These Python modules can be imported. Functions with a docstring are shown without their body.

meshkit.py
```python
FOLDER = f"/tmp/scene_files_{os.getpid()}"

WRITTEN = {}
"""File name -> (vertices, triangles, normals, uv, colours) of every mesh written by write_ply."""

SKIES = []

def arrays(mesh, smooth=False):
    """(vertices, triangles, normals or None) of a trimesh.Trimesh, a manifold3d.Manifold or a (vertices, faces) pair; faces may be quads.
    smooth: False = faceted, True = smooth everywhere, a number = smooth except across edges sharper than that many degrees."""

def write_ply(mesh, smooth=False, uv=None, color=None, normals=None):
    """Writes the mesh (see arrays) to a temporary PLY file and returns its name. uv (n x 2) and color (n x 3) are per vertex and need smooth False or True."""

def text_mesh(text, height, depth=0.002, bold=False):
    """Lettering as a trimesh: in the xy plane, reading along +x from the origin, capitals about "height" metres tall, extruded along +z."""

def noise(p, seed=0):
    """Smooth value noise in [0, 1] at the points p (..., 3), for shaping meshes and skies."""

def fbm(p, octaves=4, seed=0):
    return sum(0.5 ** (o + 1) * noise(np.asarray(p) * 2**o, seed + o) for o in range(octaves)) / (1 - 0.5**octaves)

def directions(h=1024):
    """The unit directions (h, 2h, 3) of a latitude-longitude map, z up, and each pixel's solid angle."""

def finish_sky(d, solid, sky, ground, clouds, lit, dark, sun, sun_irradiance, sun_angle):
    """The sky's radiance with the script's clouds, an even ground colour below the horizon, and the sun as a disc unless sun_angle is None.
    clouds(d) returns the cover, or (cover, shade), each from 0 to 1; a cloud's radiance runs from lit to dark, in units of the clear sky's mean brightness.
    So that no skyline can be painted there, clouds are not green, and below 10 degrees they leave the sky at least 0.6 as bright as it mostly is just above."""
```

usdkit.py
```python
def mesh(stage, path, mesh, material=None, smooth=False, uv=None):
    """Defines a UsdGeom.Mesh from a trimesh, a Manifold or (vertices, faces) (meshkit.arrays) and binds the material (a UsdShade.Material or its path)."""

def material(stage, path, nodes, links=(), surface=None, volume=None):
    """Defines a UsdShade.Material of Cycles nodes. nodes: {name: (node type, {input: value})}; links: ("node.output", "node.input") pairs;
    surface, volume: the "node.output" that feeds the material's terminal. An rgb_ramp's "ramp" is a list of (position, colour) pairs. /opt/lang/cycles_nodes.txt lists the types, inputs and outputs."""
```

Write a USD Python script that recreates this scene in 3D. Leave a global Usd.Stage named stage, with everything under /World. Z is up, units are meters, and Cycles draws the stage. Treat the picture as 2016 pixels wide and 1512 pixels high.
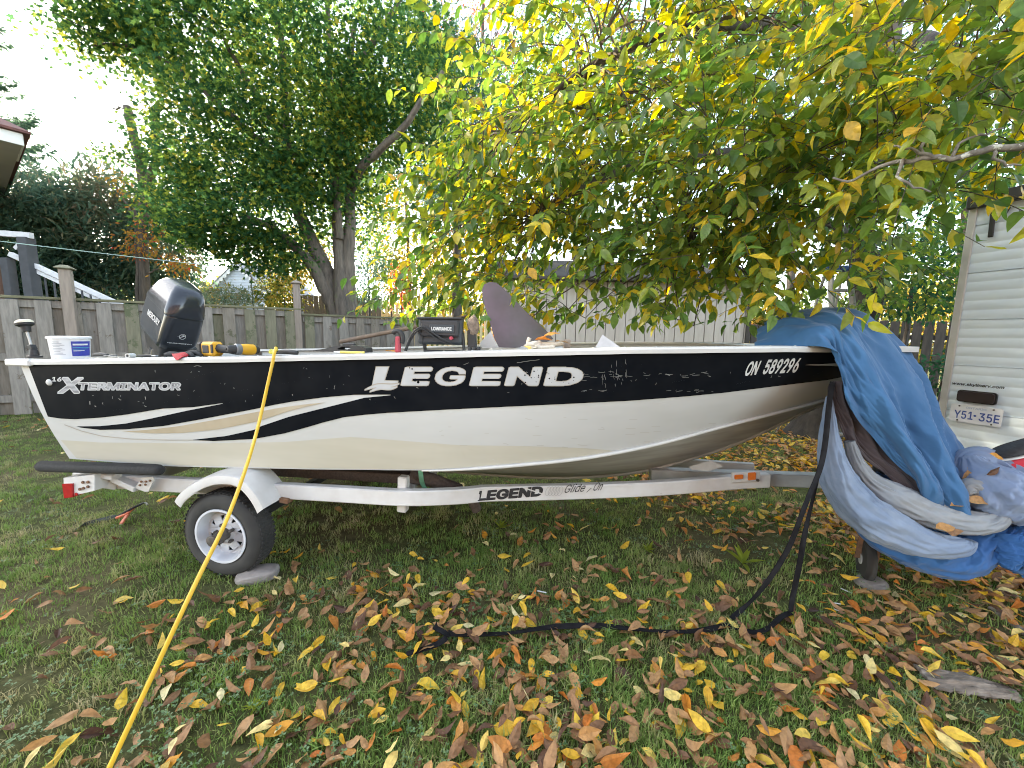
import math, numpy as np, trimesh, usdkit, meshkit
from pxr import Usd, UsdGeom, UsdLux, UsdShade, Sdf, Gf, Vt
from shapely.geometry import Polygon, LineString, Point
from shapely import affinity, union_all
from scipy.spatial.transform import Rotation
from scipy.interpolate import LinearNDInterpolator

stage = Usd.Stage.CreateInMemory()
UsdGeom.SetStageUpAxis(stage, 'Z'); UsdGeom.SetStageMetersPerUnit(stage, 1.0)
UsdGeom.Xform.Define(stage, '/World'); UsdGeom.Scope.Define(stage, '/World/Looks')
# ------------------------------------------------------------ camera, sky, sun, exposure
F, CX, CY, CAMH, PITCH, ROLL = 770.0, 1008.0, 756.0, 1.43, math.radians(7.2), math.radians(1.0)
EXPOSURE = 2.75
SUN_AZ, SUN_EL = math.radians(-64), math.radians(21)       # azimuth from +y towards +x
SKY_STRENGTH, SUN_INT = 0.15, 1.25
FWD = np.array([0, math.cos(PITCH), -math.sin(PITCH)]); U0 = np.array([0, math.sin(PITCH), math.cos(PITCH)]); X0 = np.array([1.0, 0, 0])
RGT = math.cos(ROLL) * X0 + math.sin(ROLL) * U0; UPV = math.cos(ROLL) * U0 - math.sin(ROLL) * X0
EYE = np.array([0, 0, CAMH])
cam = UsdGeom.Camera.Define(stage, '/World/camera')
m4 = np.eye(4); m4[0, :3], m4[1, :3], m4[2, :3], m4[3, :3] = RGT, UPV, -FWD, EYE
cam.AddTransformOp().Set(Gf.Matrix4d(m4.tolist()))
cam.CreateFocalLengthAttr(F / 2016 * 36.0); cam.CreateHorizontalApertureAttr(36.0); cam.CreateVerticalApertureAttr(27.0)
cam.CreateExposureAttr(EXPOSURE); cam.CreateClippingRangeAttr((0.05, 2000.0))
sd = np.array([math.sin(SUN_AZ) * math.cos(SUN_EL), math.cos(SUN_AZ) * math.cos(SUN_EL), math.sin(SUN_EL)])
skym = usdkit.material(stage, '/World/Looks/sky', {
    'sky': ('sky_texture', {'sky_type': 'single_scattering', 'sun_disc': False, 'sun_elevation': SUN_EL, 'sun_rotation': SUN_AZ, 'air_density': 1.0, 'aerosol_density': 1.6, 'ozone_density': 1.0}),
    'ha': ('hsv', {'saturation': .66}), 'wm': ('mix', {'mix_type': 'multiply', 'fac': 1.0, 'color2': (1.02, 1.0, .95)}), 'bg': ('background_shader', {'strength': SKY_STRENGTH})}, [('sky.color', 'ha.color'), ('ha.color', 'wm.color1'), ('wm.color', 'bg.color')], surface='bg.background')
dome = UsdLux.DomeLight.Define(stage, '/World/sky')
UsdShade.MaterialBindingAPI.Apply(dome.GetPrim()).Bind(skym)
dome.GetPrim().SetCustomDataByKey('kind', 'structure')
sun = UsdLux.DistantLight.Define(stage, '/World/sun')
sun.CreateNormalizeAttr(True) if hasattr(sun, 'CreateNormalizeAttr') else sun.GetPrim().CreateAttribute('inputs:normalize', Sdf.ValueTypeNames.Bool).Set(True)
sun.CreateIntensityAttr(SUN_INT); sun.CreateAngleAttr(0.5); sun.CreateColorAttr(Gf.Vec3f(1.0, 0.84, 0.60))
zb = sd / np.linalg.norm(sd); xb = np.cross([0, 0, 1], zb); xb /= np.linalg.norm(xb); yb = np.cross(zb, xb)
ms = np.eye(4); ms[0, :3], ms[1, :3], ms[2, :3] = xb, yb, zb
sun.AddTransformOp().Set(Gf.Matrix4d(ms.tolist()))

# ------------------------------------------------------------ surveying helpers: turn sight lines into points of the place
def ray(px, py): return RGT * (px - CX) / F + UPV * (CY - py) / F + FWD
def at_z(px, py, z): d = ray(px, py); return EYE + d * (z - CAMH) / d[2]
def at_y(px, py, y): d = ray(px, py); return EYE + d * y / d[1]
def proj(p):
    q = np.asarray(p, float) - EYE; w = q @ FWD
    return np.stack([CX + F * (q @ RGT) / w, CY - F * (q @ UPV) / w], -1)
PSI = math.radians(8); AX = np.array([math.cos(PSI), -math.sin(PSI), 0]); BX = np.array([math.sin(PSI), math.cos(PSI), 0]); ZX = np.array([0, 0, 1.0])
ST = at_y(25, 710, 2.25); ST = np.array([ST[0], ST[1], 0.0])          # near stern corner of the boat, on the ground
def at_w(px, py, w):                                                    # on the upright plane parallel to the boat, w metres in from its near side
    d = ray(px, py); return EYE + d * ((ST @ BX + w - EYE @ BX) / (d @ BX))
def B(s, w, z):                                                         # boat coordinates: along, across, up
    return ST + np.multiply.outer(np.asarray(s, float), AX) + np.multiply.outer(np.asarray(w, float), BX) + np.multiply.outer(np.asarray(z, float), ZX)
def b_of(p): q = np.asarray(p) - ST; return np.stack([q @ AX, q @ BX, q[..., 2]], -1)
BOATM = np.eye(4); BOATM[:3, 0], BOATM[:3, 1], BOATM[:3, 2], BOATM[:3, 3] = AX, BX, ZX, ST

# ------------------------------------------------------------ prim helpers
_used = {}
def numbered(parent, name):
    k = (parent, name); n = _used.get(k, 0); _used[k] = n + 1
    return f'{parent}/{name}' if n == 0 else f'{parent}/{name}_{n:03d}'
def data(prim, label=None, cat=None, group=None, kind=None):
    for k, v in (('label', label), ('category', cat), ('group', group), ('kind', kind)):
        if v: prim.SetCustomDataByKey(k, v)
class Thing:
    def __init__(s, name, base, label=None, cat=None, group=None, kind=None):
        s.path = numbered('/World', name); s.base = np.asarray(base, float)
        x = UsdGeom.Xform.Define(stage, s.path); x.AddTranslateOp().Set(Gf.Vec3d(*map(float, s.base))); s.prim = x.GetPrim()
        data(s.prim, label, cat, group, kind)
    def part(s, name, mesh, mat, parent=None, smooth=False, label=None, kind=None, prim_only=True, tone=None):
        path = numbered(parent or s.path, name)
        v, f, n = meshkit.arrays(mesh, smooth)
        m = usdkit.mesh(stage, path, (v - s.base, f), None)
        if n is not None: m.CreateNormalsAttr(Vt.Vec3fArray.FromNumpy(n.astype(np.float32))); m.SetNormalsInterpolation('vertex')
        UsdShade.MaterialBindingAPI.Apply(m.GetPrim()).Bind(mat)
        if tone is not None: set_tone(m, tone)
        data(m.GetPrim(), label, None, None, kind)
        return path
def set_tone(m, tone):
    UsdGeom.PrimvarsAPI(m).CreatePrimvar('tone', Sdf.ValueTypeNames.FloatArray, 'vertex').Set(Vt.FloatArray.FromNumpy(np.asarray(tone, np.float32)))
def single(name, mesh, mat, label=None, cat=None, group=None, kind=None, smooth=False, tone=None):   # a thing that is one mesh
    path = numbered('/World', name)
    v, f, n = meshkit.arrays(mesh, smooth)
    c = np.array([(v[:, 0].min() + v[:, 0].max()) / 2, (v[:, 1].min() + v[:, 1].max()) / 2, v[:, 2].min()])
    m = usdkit.mesh(stage, path, (v - c, f), None)
    if n is not None: m.CreateNormalsAttr(Vt.Vec3fArray.FromNumpy(n.astype(np.float32))); m.SetNormalsInterpolation('vertex')
    UsdGeom.Xformable(m).AddTranslateOp().Set(Gf.Vec3d(*map(float, c)))
    UsdShade.MaterialBindingAPI.Apply(m.GetPrim()).Bind(mat)
    if tone is not None: set_tone(m, tone)
    data(m.GetPrim(), label, cat, group, kind)
    return m

# ------------------------------------------------------------ geometry helpers
def cat(*ms): return trimesh.util.concatenate([m for m in ms])
def tri(v, f):
    f = np.asarray(f, int)
    if f.shape[1] == 4: f = np.vstack([f[:, [0, 1, 2]], f[:, [0, 2, 3]]])
    return trimesh.Trimesh(np.asarray(v, float), f, process=False)
def cbox(dx, dy, dz, c=0.004):                                           # box with chamfered edges, centred
    c = min(c, dx * .45, dy * .45, dz * .45); p = []
    for sx in (-1, 1):
        for sy in (-1, 1):
            for sz in (-1, 1):
                x, y, z = sx * dx / 2, sy * dy / 2, sz * dz / 2
                p += [(x - sx * c, y - sy * c, z), (x - sx * c, y, z - sz * c), (x, y - sy * c, z - sz * c)]
    return trimesh.convex.convex_hull(np.array(p))
def frame(x, y, z, o):
    M_ = np.eye(4); M_[:3, 0], M_[:3, 1], M_[:3, 2], M_[:3, 3] = x, y, z, o; return M_
def unit(v): v = np.asarray(v, float); return v / max(np.linalg.norm(v), 1e-12)
def beam(p0, p1, wid, hgt, up=(0, 0, 1), c=0.004, ext=0.0):               # rectangular bar from p0 to p1
    p0, p1 = np.asarray(p0, float), np.asarray(p1, float); d = unit(p1 - p0); y = unit(np.cross(up, d)); z = np.cross(d, y)
    m = cbox(np.linalg.norm(p1 - p0) + 2 * ext, wid, hgt, c); m.apply_transform(frame(d, y, z, (p0 + p1) / 2)); return m
def bbox(s, w, z, ds, dw, dz, c=0.004, rot=0.0):                           # box in boat coordinates by its centre
    m = cbox(ds, dw, dz, c)
    if rot: m.apply_transform(trimesh.transformations.rotation_matrix(rot, [0, 0, 1]))
    m.apply_translation([s, w, z]); m.apply_transform(BOATM); return m
def catmull(P, n):
    P = np.asarray(P, float)
    if len(P) == 2: t = np.linspace(0, 1, n)[:, None]; return P[0] * (1 - t) + P[1] * t
    from scipy.interpolate import PchipInterpolator, CubicSpline
    d = np.r_[0, np.cumsum(np.sqrt(np.linalg.norm(np.diff(P, axis=0), axis=1)) + 1e-9)]
    return CubicSpline(d, P)(np.linspace(0, d[-1], n))
def tube(P, r, n=8, cap=True):
    P = np.asarray(P, float); k = len(P); r = np.broadcast_to(np.asarray(r, float), (k,))
    T = np.gradient(P, axis=0); T /= np.maximum(np.linalg.norm(T, axis=1, keepdims=True), 1e-9)
    a = np.array([0, 0, 1.0]) if abs(T[0][2]) < .9 else np.array([1.0, 0, 0]); V = []
    x = unit(np.cross(T[0], a))
    an = np.arange(n) * 2 * np.pi / n
    for i in range(k):
        x = unit(x - T[i] * (x @ T[i])); y = np.cross(T[i], x)
        V.append(P[i] + r[i] * (np.cos(an)[:, None] * x + np.sin(an)[:, None] * y))
    V = np.vstack(V); f = []
    for i in range(k - 1):
        for j in range(n):
            q = (j + 1) % n; f.append((i * n + j, i * n + q, (i + 1) * n + q, (i + 1) * n + j))
    m = tri(V, np.array(f)); F_ = [m.faces]
    if cap:
        V = np.vstack([V, P[0], P[-1]]); e = len(V)
        F_ += [np.array([(e - 2, (j + 1) % n, j) for j in range(n)]), np.array([(e - 1, (k - 1) * n + j, (k - 1) * n + (j + 1) % n) for j in range(n)])]
    return tri(V, np.vstack(F_))
def lathe(prof, n=24, o=(0, 0, 0), ax=(0, 0, 1)):                           # revolve (r, h) about an axis
    pr = np.asarray(prof, float); an = np.arange(n) * 2 * np.pi / n
    z = unit(ax); x = unit(np.cross(z, [0, 0, 1.0] if abs(z[2]) < .9 else [1.0, 0, 0])); y = np.cross(z, x)
    V = np.asarray(o) + (pr[:, None, 0, None] * (np.cos(an)[None, :, None] * x + np.sin(an)[None, :, None] * y) + pr[:, None, 1, None] * z)
    k = len(pr); f = [(i * n + j, i * n + (j + 1) % n, (i + 1) * n + (j + 1) % n, (i + 1) * n + j) for i in range(k - 1) for j in range(n)]
    return tri(V.reshape(-1, 3), f)
def grid_faces(nu, nv, flip=False):
    i, j = np.meshgrid(np.arange(nu - 1), np.arange(nv - 1), indexing='ij'); a = (i * nv + j).ravel()
    q = np.stack([a, a + nv, a + nv + 1, a + 1], 1)
    return q[:, ::-1] if flip else q
def sheet(G, thick=0.0, flip=False):                                           # grid of points (nu, nv, 3) -> mesh, closed if thick
    nu, nv = G.shape[:2]; f = grid_faces(nu, nv, flip); m = tri(G.reshape(-1, 3), f)
    if not thick: return m
    n = np.array(m.vertex_normals); v2 = m.vertices - n * thick; N = nu * nv
    e = [j for j in range(nv)] + [i * nv + nv - 1 for i in range(1, nu)] + [(nu - 1) * nv + j for j in range(nv - 2, -1, -1)] + [i * nv for i in range(nu - 2, 0, -1)]
    e = np.array(e); e2 = np.roll(e, -1); rim = np.stack([e, e2, e2 + N, e + N], 1)
    if not flip: pass
    else: rim = rim[:, ::-1]
    r2 = np.vstack([rim[:, [0, 1, 2]], rim[:, [0, 2, 3]]])
    return trimesh.Trimesh(np.vstack([m.vertices, v2]), np.vstack([m.faces, m.faces[:, ::-1] + N, r2]), process=False)
def prism(poly, depth, M_=None):                                               # shapely polygon extruded
    gs = getattr(poly, 'geoms', [poly])
    m = trimesh.util.concatenate([trimesh.creation.extrude_polygon(g, depth, engine='earcut') for g in gs if g.area > 1e-9])
    if M_ is not None: m.apply_transform(M_)
    return m
def flat_poly(poly, edge):
    out = []
    for g in getattr(poly, 'geoms', [poly]):
        if g.area < 1e-9: continue
        v, f = trimesh.creation.triangulate_polygon(g, engine='earcut')
        v, f = trimesh.remesh.subdivide_to_size(np.c_[v, np.zeros(len(v))], f, edge, max_iter=12)
        out.append(trimesh.Trimesh(v, f, process=False))
    m = trimesh.util.concatenate(out)
    if m.area_faces.sum() and (m.face_normals[:, 2].mean() < 0): m.invert()
    return m
def text_poly(text, bold=True):
    m = meshkit.text_mesh(text, 1.0, 0.1, bold)
    top = np.all(m.vertices[m.faces][:, :, 2] > 0.05, axis=1)
    return union_all([Polygon(t[:, :2]).buffer(1e-4) for t in m.vertices[m.faces[top]]]).simplify(0.002)
def text_fit(text, x0, y0, x1, y1, shear=0.0, bold=True, fat=0.0, dy=0.0):    # lettering polygon in picture-like axes (y down) filling a box; dy: rise of the right end
    p = text_poly(text, bold)
    if fat: p = p.buffer(fat, join_style=2)
    a, b, c, d = p.bounds
    p = affinity.affine_transform(p, [(1) / (c - a), 0, 0, 1 / (d - b), -a / (c - a), -b / (d - b)])
    W, H = x1 - x0, y1 - y0
    return affinity.affine_transform(p, [W - shear * H, shear * H, -dy, -H, x0, y1])
rng = np.random.default_rng(7)

# ------------------------------------------------------------ materials
_m = {}
def M(name, col, col2=None, scale=6.0, rough=.5, rough2=None, metal=0.0, bump=0.0, bscale=None, bdist=.01, detail=5, stretch=(1, 1, 1), lo=.35, hi=.65, spec=.5, coat=0.0, sheen=0.0, rot=(0, 0, 0), col3=None, speck=None):
    """Principled surface with a noise-driven colour and relief in world space."""
    if name in _m: return _m[name]
    nd = {'g': ('geometry', {}), 'mp': ('mapping', {'scale': stretch, 'rotation': rot}), 'n': ('noise_texture', {'scale': scale, 'detail': detail, 'roughness': .6}),
          'p': ('principled_bsdf', {'roughness': rough, 'metallic': metal, 'specular_ior_level': spec, 'coat_weight': coat, 'sheen_weight': sheen})}
    ln = [('g.position', 'mp.vector'), ('mp.vector', 'n.vector')]
    c2 = col2 or tuple(x * .8 for x in col)
    ramp = [(lo, col), (hi, c2)] if col3 is None else [(lo, col), ((lo + hi) / 2, c2), (hi, col3)]
    nd['r'] = ('rgb_ramp', {'ramp': ramp}); ln += [('n.fac', 'r.fac')]
    src = 'r.color'
    if speck:                                                              # (colour, scale, threshold): dirt or wear spots
        nd['n2'] = ('noise_texture', {'scale': speck[1], 'detail': 6, 'roughness': .7}); nd['r2'] = ('rgb_ramp', {'ramp': [(speck[2], (0, 0, 0)), (speck[2] + .04, (1, 1, 1))]})
        nd['mx'] = ('mix', {'color2': speck[0]}); ln += [('g.position', 'n2.vector'), ('n2.fac', 'r2.fac'), ('r2.color', 'mx.fac'), (src, 'mx.color1')]; src = 'mx.color'
    ln.append((src, 'p.base_color'))
    if rough2 is not None:
        nd['rr'] = ('map_range', {'from_min': .3, 'from_max': .7, 'to_min': rough, 'to_max': rough2}); ln += [('n.fac', 'rr.value'), ('rr.result', 'p.roughness')]
    if bump:
        nd['bn'] = ('noise_texture', {'scale': bscale or scale * 4, 'detail': 4}); nd['b'] = ('bump', {'strength': bump, 'distance': bdist})
        ln += [('mp.vector', 'bn.vector'), ('bn.fac', 'b.height'), ('b.normal', 'p.normal')]
    _m[name] = usdkit.material(stage, '/World/Looks/' + name, nd, ln, surface='p.BSDF'); return _m[name]
def leafmat(name, stops, trans=.45, tint=1.6, rough=.5, nscale=60, spec=.4, mott=.35):
    """Leaf: colour from each leaf's own tone, mottled, with light coming through."""
    if not mott:                                                             # far foliage: each leaf its own plain tone
        nd = {'a': ('attribute', {'attribute': 'tone'}), 'r': ('rgb_ramp', {'ramp': stops}), 'rt': ('rgb_ramp', {'ramp': [(p, tuple(min(1, x * tint) for x in c)) for p, c in stops]}), 'p': ('diffuse_bsdf', {}), 't': ('translucent_bsdf', {}), 'm': ('mix_closure', {'fac': trans})}
        return usdkit.material(stage, '/World/Looks/' + name, nd, [('a.fac', 'r.fac'), ('a.fac', 'rt.fac'), ('r.color', 'p.color'), ('rt.color', 't.color'), ('p.BSDF', 'm.closure1'), ('t.BSDF', 'm.closure2')], surface='m.closure')
    dark = [(a, tuple(x * .62 for x in c)) for a, c in stops]
    nd = {'a': ('attribute', {'attribute': 'tone'}), 'r': ('rgb_ramp', {'ramp': stops}), 'rd': ('rgb_ramp', {'ramp': dark}), 'g': ('geometry', {}), 'n': ('noise_texture', {'scale': nscale, 'detail': 3}),
          'nr': ('map_range', {'from_min': .42, 'from_max': .7, 'to_min': 0.0, 'to_max': mott * 2, 'clamp': True}), 'mx': ('mix', {}),
          'p': ('principled_bsdf', {'roughness': rough, 'specular_ior_level': spec}), 'hs': ('hsv', {'value': tint, 'saturation': 1.1}), 't': ('translucent_bsdf', {}), 'm': ('mix_closure', {'fac': trans})}
    ln = [('a.fac', 'r.fac'), ('a.fac', 'rd.fac'), ('g.position', 'n.vector'), ('n.fac', 'nr.value'), ('nr.result', 'mx.fac'), ('r.color', 'mx.color1'), ('rd.color', 'mx.color2'), ('mx.color', 'p.base_color'),
          ('mx.color', 'hs.color'), ('hs.color', 't.color'), ('p.BSDF', 'm.closure1'), ('t.BSDF', 'm.closure2')]
    return usdkit.material(stage, '/World/Looks/' + name, nd, ln, surface='m.closure')
# leaves -----------------------------------------------------
def leaf_shape(L=1.0, W=.45, fold=.25, curl=.25, n=5, tip=.5, twist=0.0, wave=0.0, r=None, stem=.12):
    """One oval leaf along +x, base at the origin: midrib and two margins, folded and curled."""
    t = np.linspace(0, 1, n + 1); w = np.sin(np.pi * np.clip(t, 0, 1) ** .85) ** .9 * (1 - tip * .35 * t) * W / 2
    w[0] = w[-1] = 0
    zc = -curl * t ** 2 * L * .6; mid = np.c_[t * L, np.zeros(n + 1), zc]
    wob = (r.normal(0, 1, n + 1) * wave * L if r is not None else np.zeros(n + 1)); wob2 = (r.normal(0, 1, n + 1) * wave * L if r is not None else np.zeros(n + 1))
    tw = twist * t
    lft = mid + np.c_[np.zeros(n + 1), w * np.cos(tw), w * (fold + np.sin(tw)) + wob * (w > 0)]; rgt = mid + np.c_[np.zeros(n + 1), -w * np.cos(tw), w * (fold - np.sin(tw)) + wob2 * (w > 0)]
    V = np.vstack([mid, lft[1:-1], rgt[1:-1], [[-stem * L, .006 * L, .01 * L], [-stem * L, -.006 * L, .01 * L]]]); f = []
    l0, r0 = n + 1, n + 1 + n - 1
    for i in range(n):
        A, Bb = (l0 + i - 1 if i > 0 else None), (l0 + i if i < n - 1 else None)
        if A is None: f.append((i, i + 1, Bb))
        elif Bb is None: f.append((i, i + 1, A))
        else: f += [(i, i + 1, Bb), (i, Bb, A)]
        A, Bb = (r0 + i - 1 if i > 0 else None), (r0 + i if i < n - 1 else None)
        if A is None: f.append((i + 1, i, Bb))
        elif Bb is None: f.append((i + 1, i, A))
        else: f += [(i + 1, i, Bb), (Bb, i, A)]
    s0 = len(V) - 2
    if stem: f.append((0, s0, s0 + 1))
    else: V = V[:-2]
    return V, np.array(f)
def maple_shape():
    ang = np.radians([-150, -100, -75, -50, -32, -12, 0, 12, 32, 50, 75, 100, 150]); rad = np.array([.35, .42, .3, .78, .5, .62, 1.0, .62, .5, .78, .3, .42, .35]) * .62
    P = np.c_[.25 + rad * np.cos(ang), rad * np.sin(ang), .06 * np.cos(3 * ang)]
    V = np.vstack([[[0.2, 0, .05]], P]); f = [(0, i, i + 1) for i in range(1, len(P))]
    return V, np.array(f)
def needle_shape():
    V = np.array([[0, -.03, 0], [.5, -.14, .03], [1, 0, -.05], [.5, .14, .03], [0, .03, 0], [.55, 0, -.06]]); f = np.array([(0, 1, 5), (1, 2, 5), (2, 3, 5), (3, 4, 5), (0, 5, 4)]); return V, f
def scatter(shapes, pos, dirn, up, size, pick=None, r=None):
    """Copies of leaf shapes joined into one mesh; returns vertices, faces, index of the copy per vertex."""
    r = r or np.random.default_rng(1); n = len(pos); pick = r.integers(0, len(shapes), n) if pick is None else pick
    d = dirn / np.maximum(np.linalg.norm(dirn, axis=1, keepdims=True), 1e-9); y = np.cross(up, d); y /= np.maximum(np.linalg.norm(y, axis=1, keepdims=True), 1e-9); z = np.cross(d, y)
    VV, FF, II, off = [], [], [], 0
    for k, (v, f) in enumerate(shapes):
        q = np.nonzero(pick == k)[0]
        if not len(q): continue
        P = pos[q, None] + size[q, None, None] * (v[None, :, 0, None] * d[q, None] + v[None, :, 1, None] * y[q, None] + v[None, :, 2, None] * z[q, None])
        VV.append(P.reshape(-1, 3)); FF.append((f[None] + (np.arange(len(q)) * len(v))[:, None, None]).reshape(-1, 3) + off); II.append(np.repeat(q, len(v))); off += len(q) * len(v)
    return np.vstack(VV), np.vstack(FF), np.concatenate(II)
# ============================================================ GROUND
def gz(x, y):
    x, y = np.asarray(x, float), np.asarray(y, float)
    p = np.stack([x * .9, y * .9, 0 * x], -1)
    near = np.exp(-((x / 14) ** 2 + ((y - 3) / 14) ** 2))
    return (.03 * (meshkit.noise(p, 3) - .5) + .022 * (meshkit.noise(p * 4.1, 4) - .5)) * near
gx = np.unique(np.r_[np.linspace(-400, -14, 14), np.linspace(-14, 14, 280), np.linspace(14, 400, 14)]); gy = np.unique(np.r_[np.linspace(-60, -1, 8), np.linspace(-1, 13, 190), np.linspace(13, 500, 16)])
GX, GY = np.meshgrid(gx, gy, indexing='ij')
soil = usdkit.material(stage, '/World/Looks/lawn_soil', {
    'g': ('geometry', {}), 'n1': ('noise_texture', {'scale': .9, 'detail': 5}), 'n2': ('noise_texture', {'scale': 22, 'detail': 8, 'roughness': .75}),
    'r1': ('rgb_ramp', {'ramp': [(.3, (.085, .105, .036)), (.5, (.115, .12, .05)), (.7, (.17, .135, .078))]}), 'r2': ('rgb_ramp', {'ramp': [(.3, (.25, .25, .22)), (.7, (1.2, 1.2, 1.1))]}),
    'mx': ('mix', {'mix_type': 'multiply', 'fac': .9}), 'b': ('bump', {'strength': .8, 'distance': .02}), 'p': ('principled_bsdf', {'roughness': .95, 'specular_ior_level': .15})},
    [('g.position', 'n1.vector'), ('g.position', 'n2.vector'), ('n1.fac', 'r1.fac'), ('n2.fac', 'r2.fac'), ('r1.color', 'mx.color1'), ('r2.color', 'mx.color2'), ('mx.color', 'p.base_color'), ('n2.fac', 'b.height'), ('b.normal', 'p.normal')], surface='p.BSDF')
gmesh = sheet(np.stack([GX, GY, gz(GX, GY)], -1)); 
if gmesh.face_normals[:, 2].mean() < 0: gmesh.invert()
single('lawn', gmesh, soil, 'backyard lawn of short grass strewn with fallen leaves', 'lawn', kind='structure', smooth=True)
# grass tufts
def tuft(r, n, h, spread, lean):
    V, F_ = [], []
    for _ in range(n):
        a = r.uniform(0, 2 * np.pi); p = np.array([*(r.normal(0, spread, 2)), 0]); hh = h * r.uniform(.45, 1.25); w = r.uniform(.0011, .0022) ; l = r.uniform(.15, 1) * lean * hh
        d = np.array([math.cos(a), math.sin(a), 0]); s = np.array([-d[1], d[0], 0]) * w
        m1 = p + d * l * .3 + [0, 0, hh * .55]; tp = p + d * l + [0, 0, hh * (1 - .35 * l / hh / max(lean, .1))]
        k = len(V); V += [p - s, p + s, m1 - s * .85, m1 + s * .85, tp]; F_ += [(k, k + 1, k + 3), (k, k + 3, k + 2), (k + 2, k + 3, k + 4)]
    return np.array(V), np.array(F_)
grassm = usdkit.material(stage, '/World/Looks/grass_blades', {
    'g': ('geometry', {}), 'o': ('object_info', {}), 'n': ('noise_texture', {'scale': 1.3, 'detail': 4}), 'ad': ('math', {'math_type': 'multiply_add', 'value2': .45}), 'sb': ('math', {'math_type': 'subtract', 'value2': .2}),
    'r': ('rgb_ramp', {'ramp': [(.2, (.13, .245, .048)), (.42, (.20, .32, .070)), (.6, (.28, .36, .10)), (.8, (.42, .38, .19)), (1.0, (.52, .44, .27))]}),
    'p': ('principled_bsdf', {'roughness': .6, 'specular_ior_level': .3}), 't': ('translucent_bsdf', {}), 'm': ('mix_closure', {'fac': .3})},
    [('g.position', 'n.vector'), ('o.random', 'ad.value1'), ('n.fac', 'ad.value3'), ('ad.value', 'sb.value1'), ('sb.value', 'r.fac'), ('r.color', 'p.base_color'), ('r.color', 't.color'), ('p.BSDF', 'm.closure1'), ('t.BSDF', 'm.closure2')], surface='m.closure')
def instancer(name, protos, mat, pos, yaw, scl, tilt=None, label=None, cat=None, pick=None, kind='stuff'):
    path = numbered('/World', name); pi = UsdGeom.PointInstancer.Define(stage, path); tg = []
    for i, (v, f) in enumerate(protos):
        m = usdkit.mesh(stage, f'{path}/source_{i + 1:03d}', (v, f), None); UsdShade.MaterialBindingAPI.Apply(m.GetPrim()).Bind(mat); tg.append(m.GetPath())
    pi.CreatePrototypesRel().SetTargets(tg); n = len(pos); r = np.random.default_rng(5)
    pick = r.integers(0, len(protos), n) if pick is None else pick
    pi.CreateProtoIndicesAttr(Vt.IntArray.FromNumpy(np.asarray(pick, np.int32))); pi.CreatePositionsAttr(Vt.Vec3fArray.FromNumpy(np.asarray(pos, np.float32)))
    q = Rotation.from_euler('xyz', np.c_[(tilt if tilt is not None else np.zeros((n, 2))), yaw]).as_quat()
    pi.CreateOrientationsAttr(Vt.QuathArray([Gf.Quath(float(w), float(x), float(y), float(z)) for x, y, z, w in q]))
    pi.CreateScalesAttr(Vt.Vec3fArray.FromNumpy(np.repeat(np.asarray(scl, np.float32)[:, None], 3, 1)))
    data(pi.GetPrim(), label, cat, None, kind); return pi
rg = np.random.default_rng(21)
protos = [tuft(rg, 30, h, s, l) for h, s, l in ((.034, .036, .7), (.042, .034, .9), (.028, .042, 1.2), (.050, .030, 1.0), (.036, .045, .5), (.062, .03, 1.1))]
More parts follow.
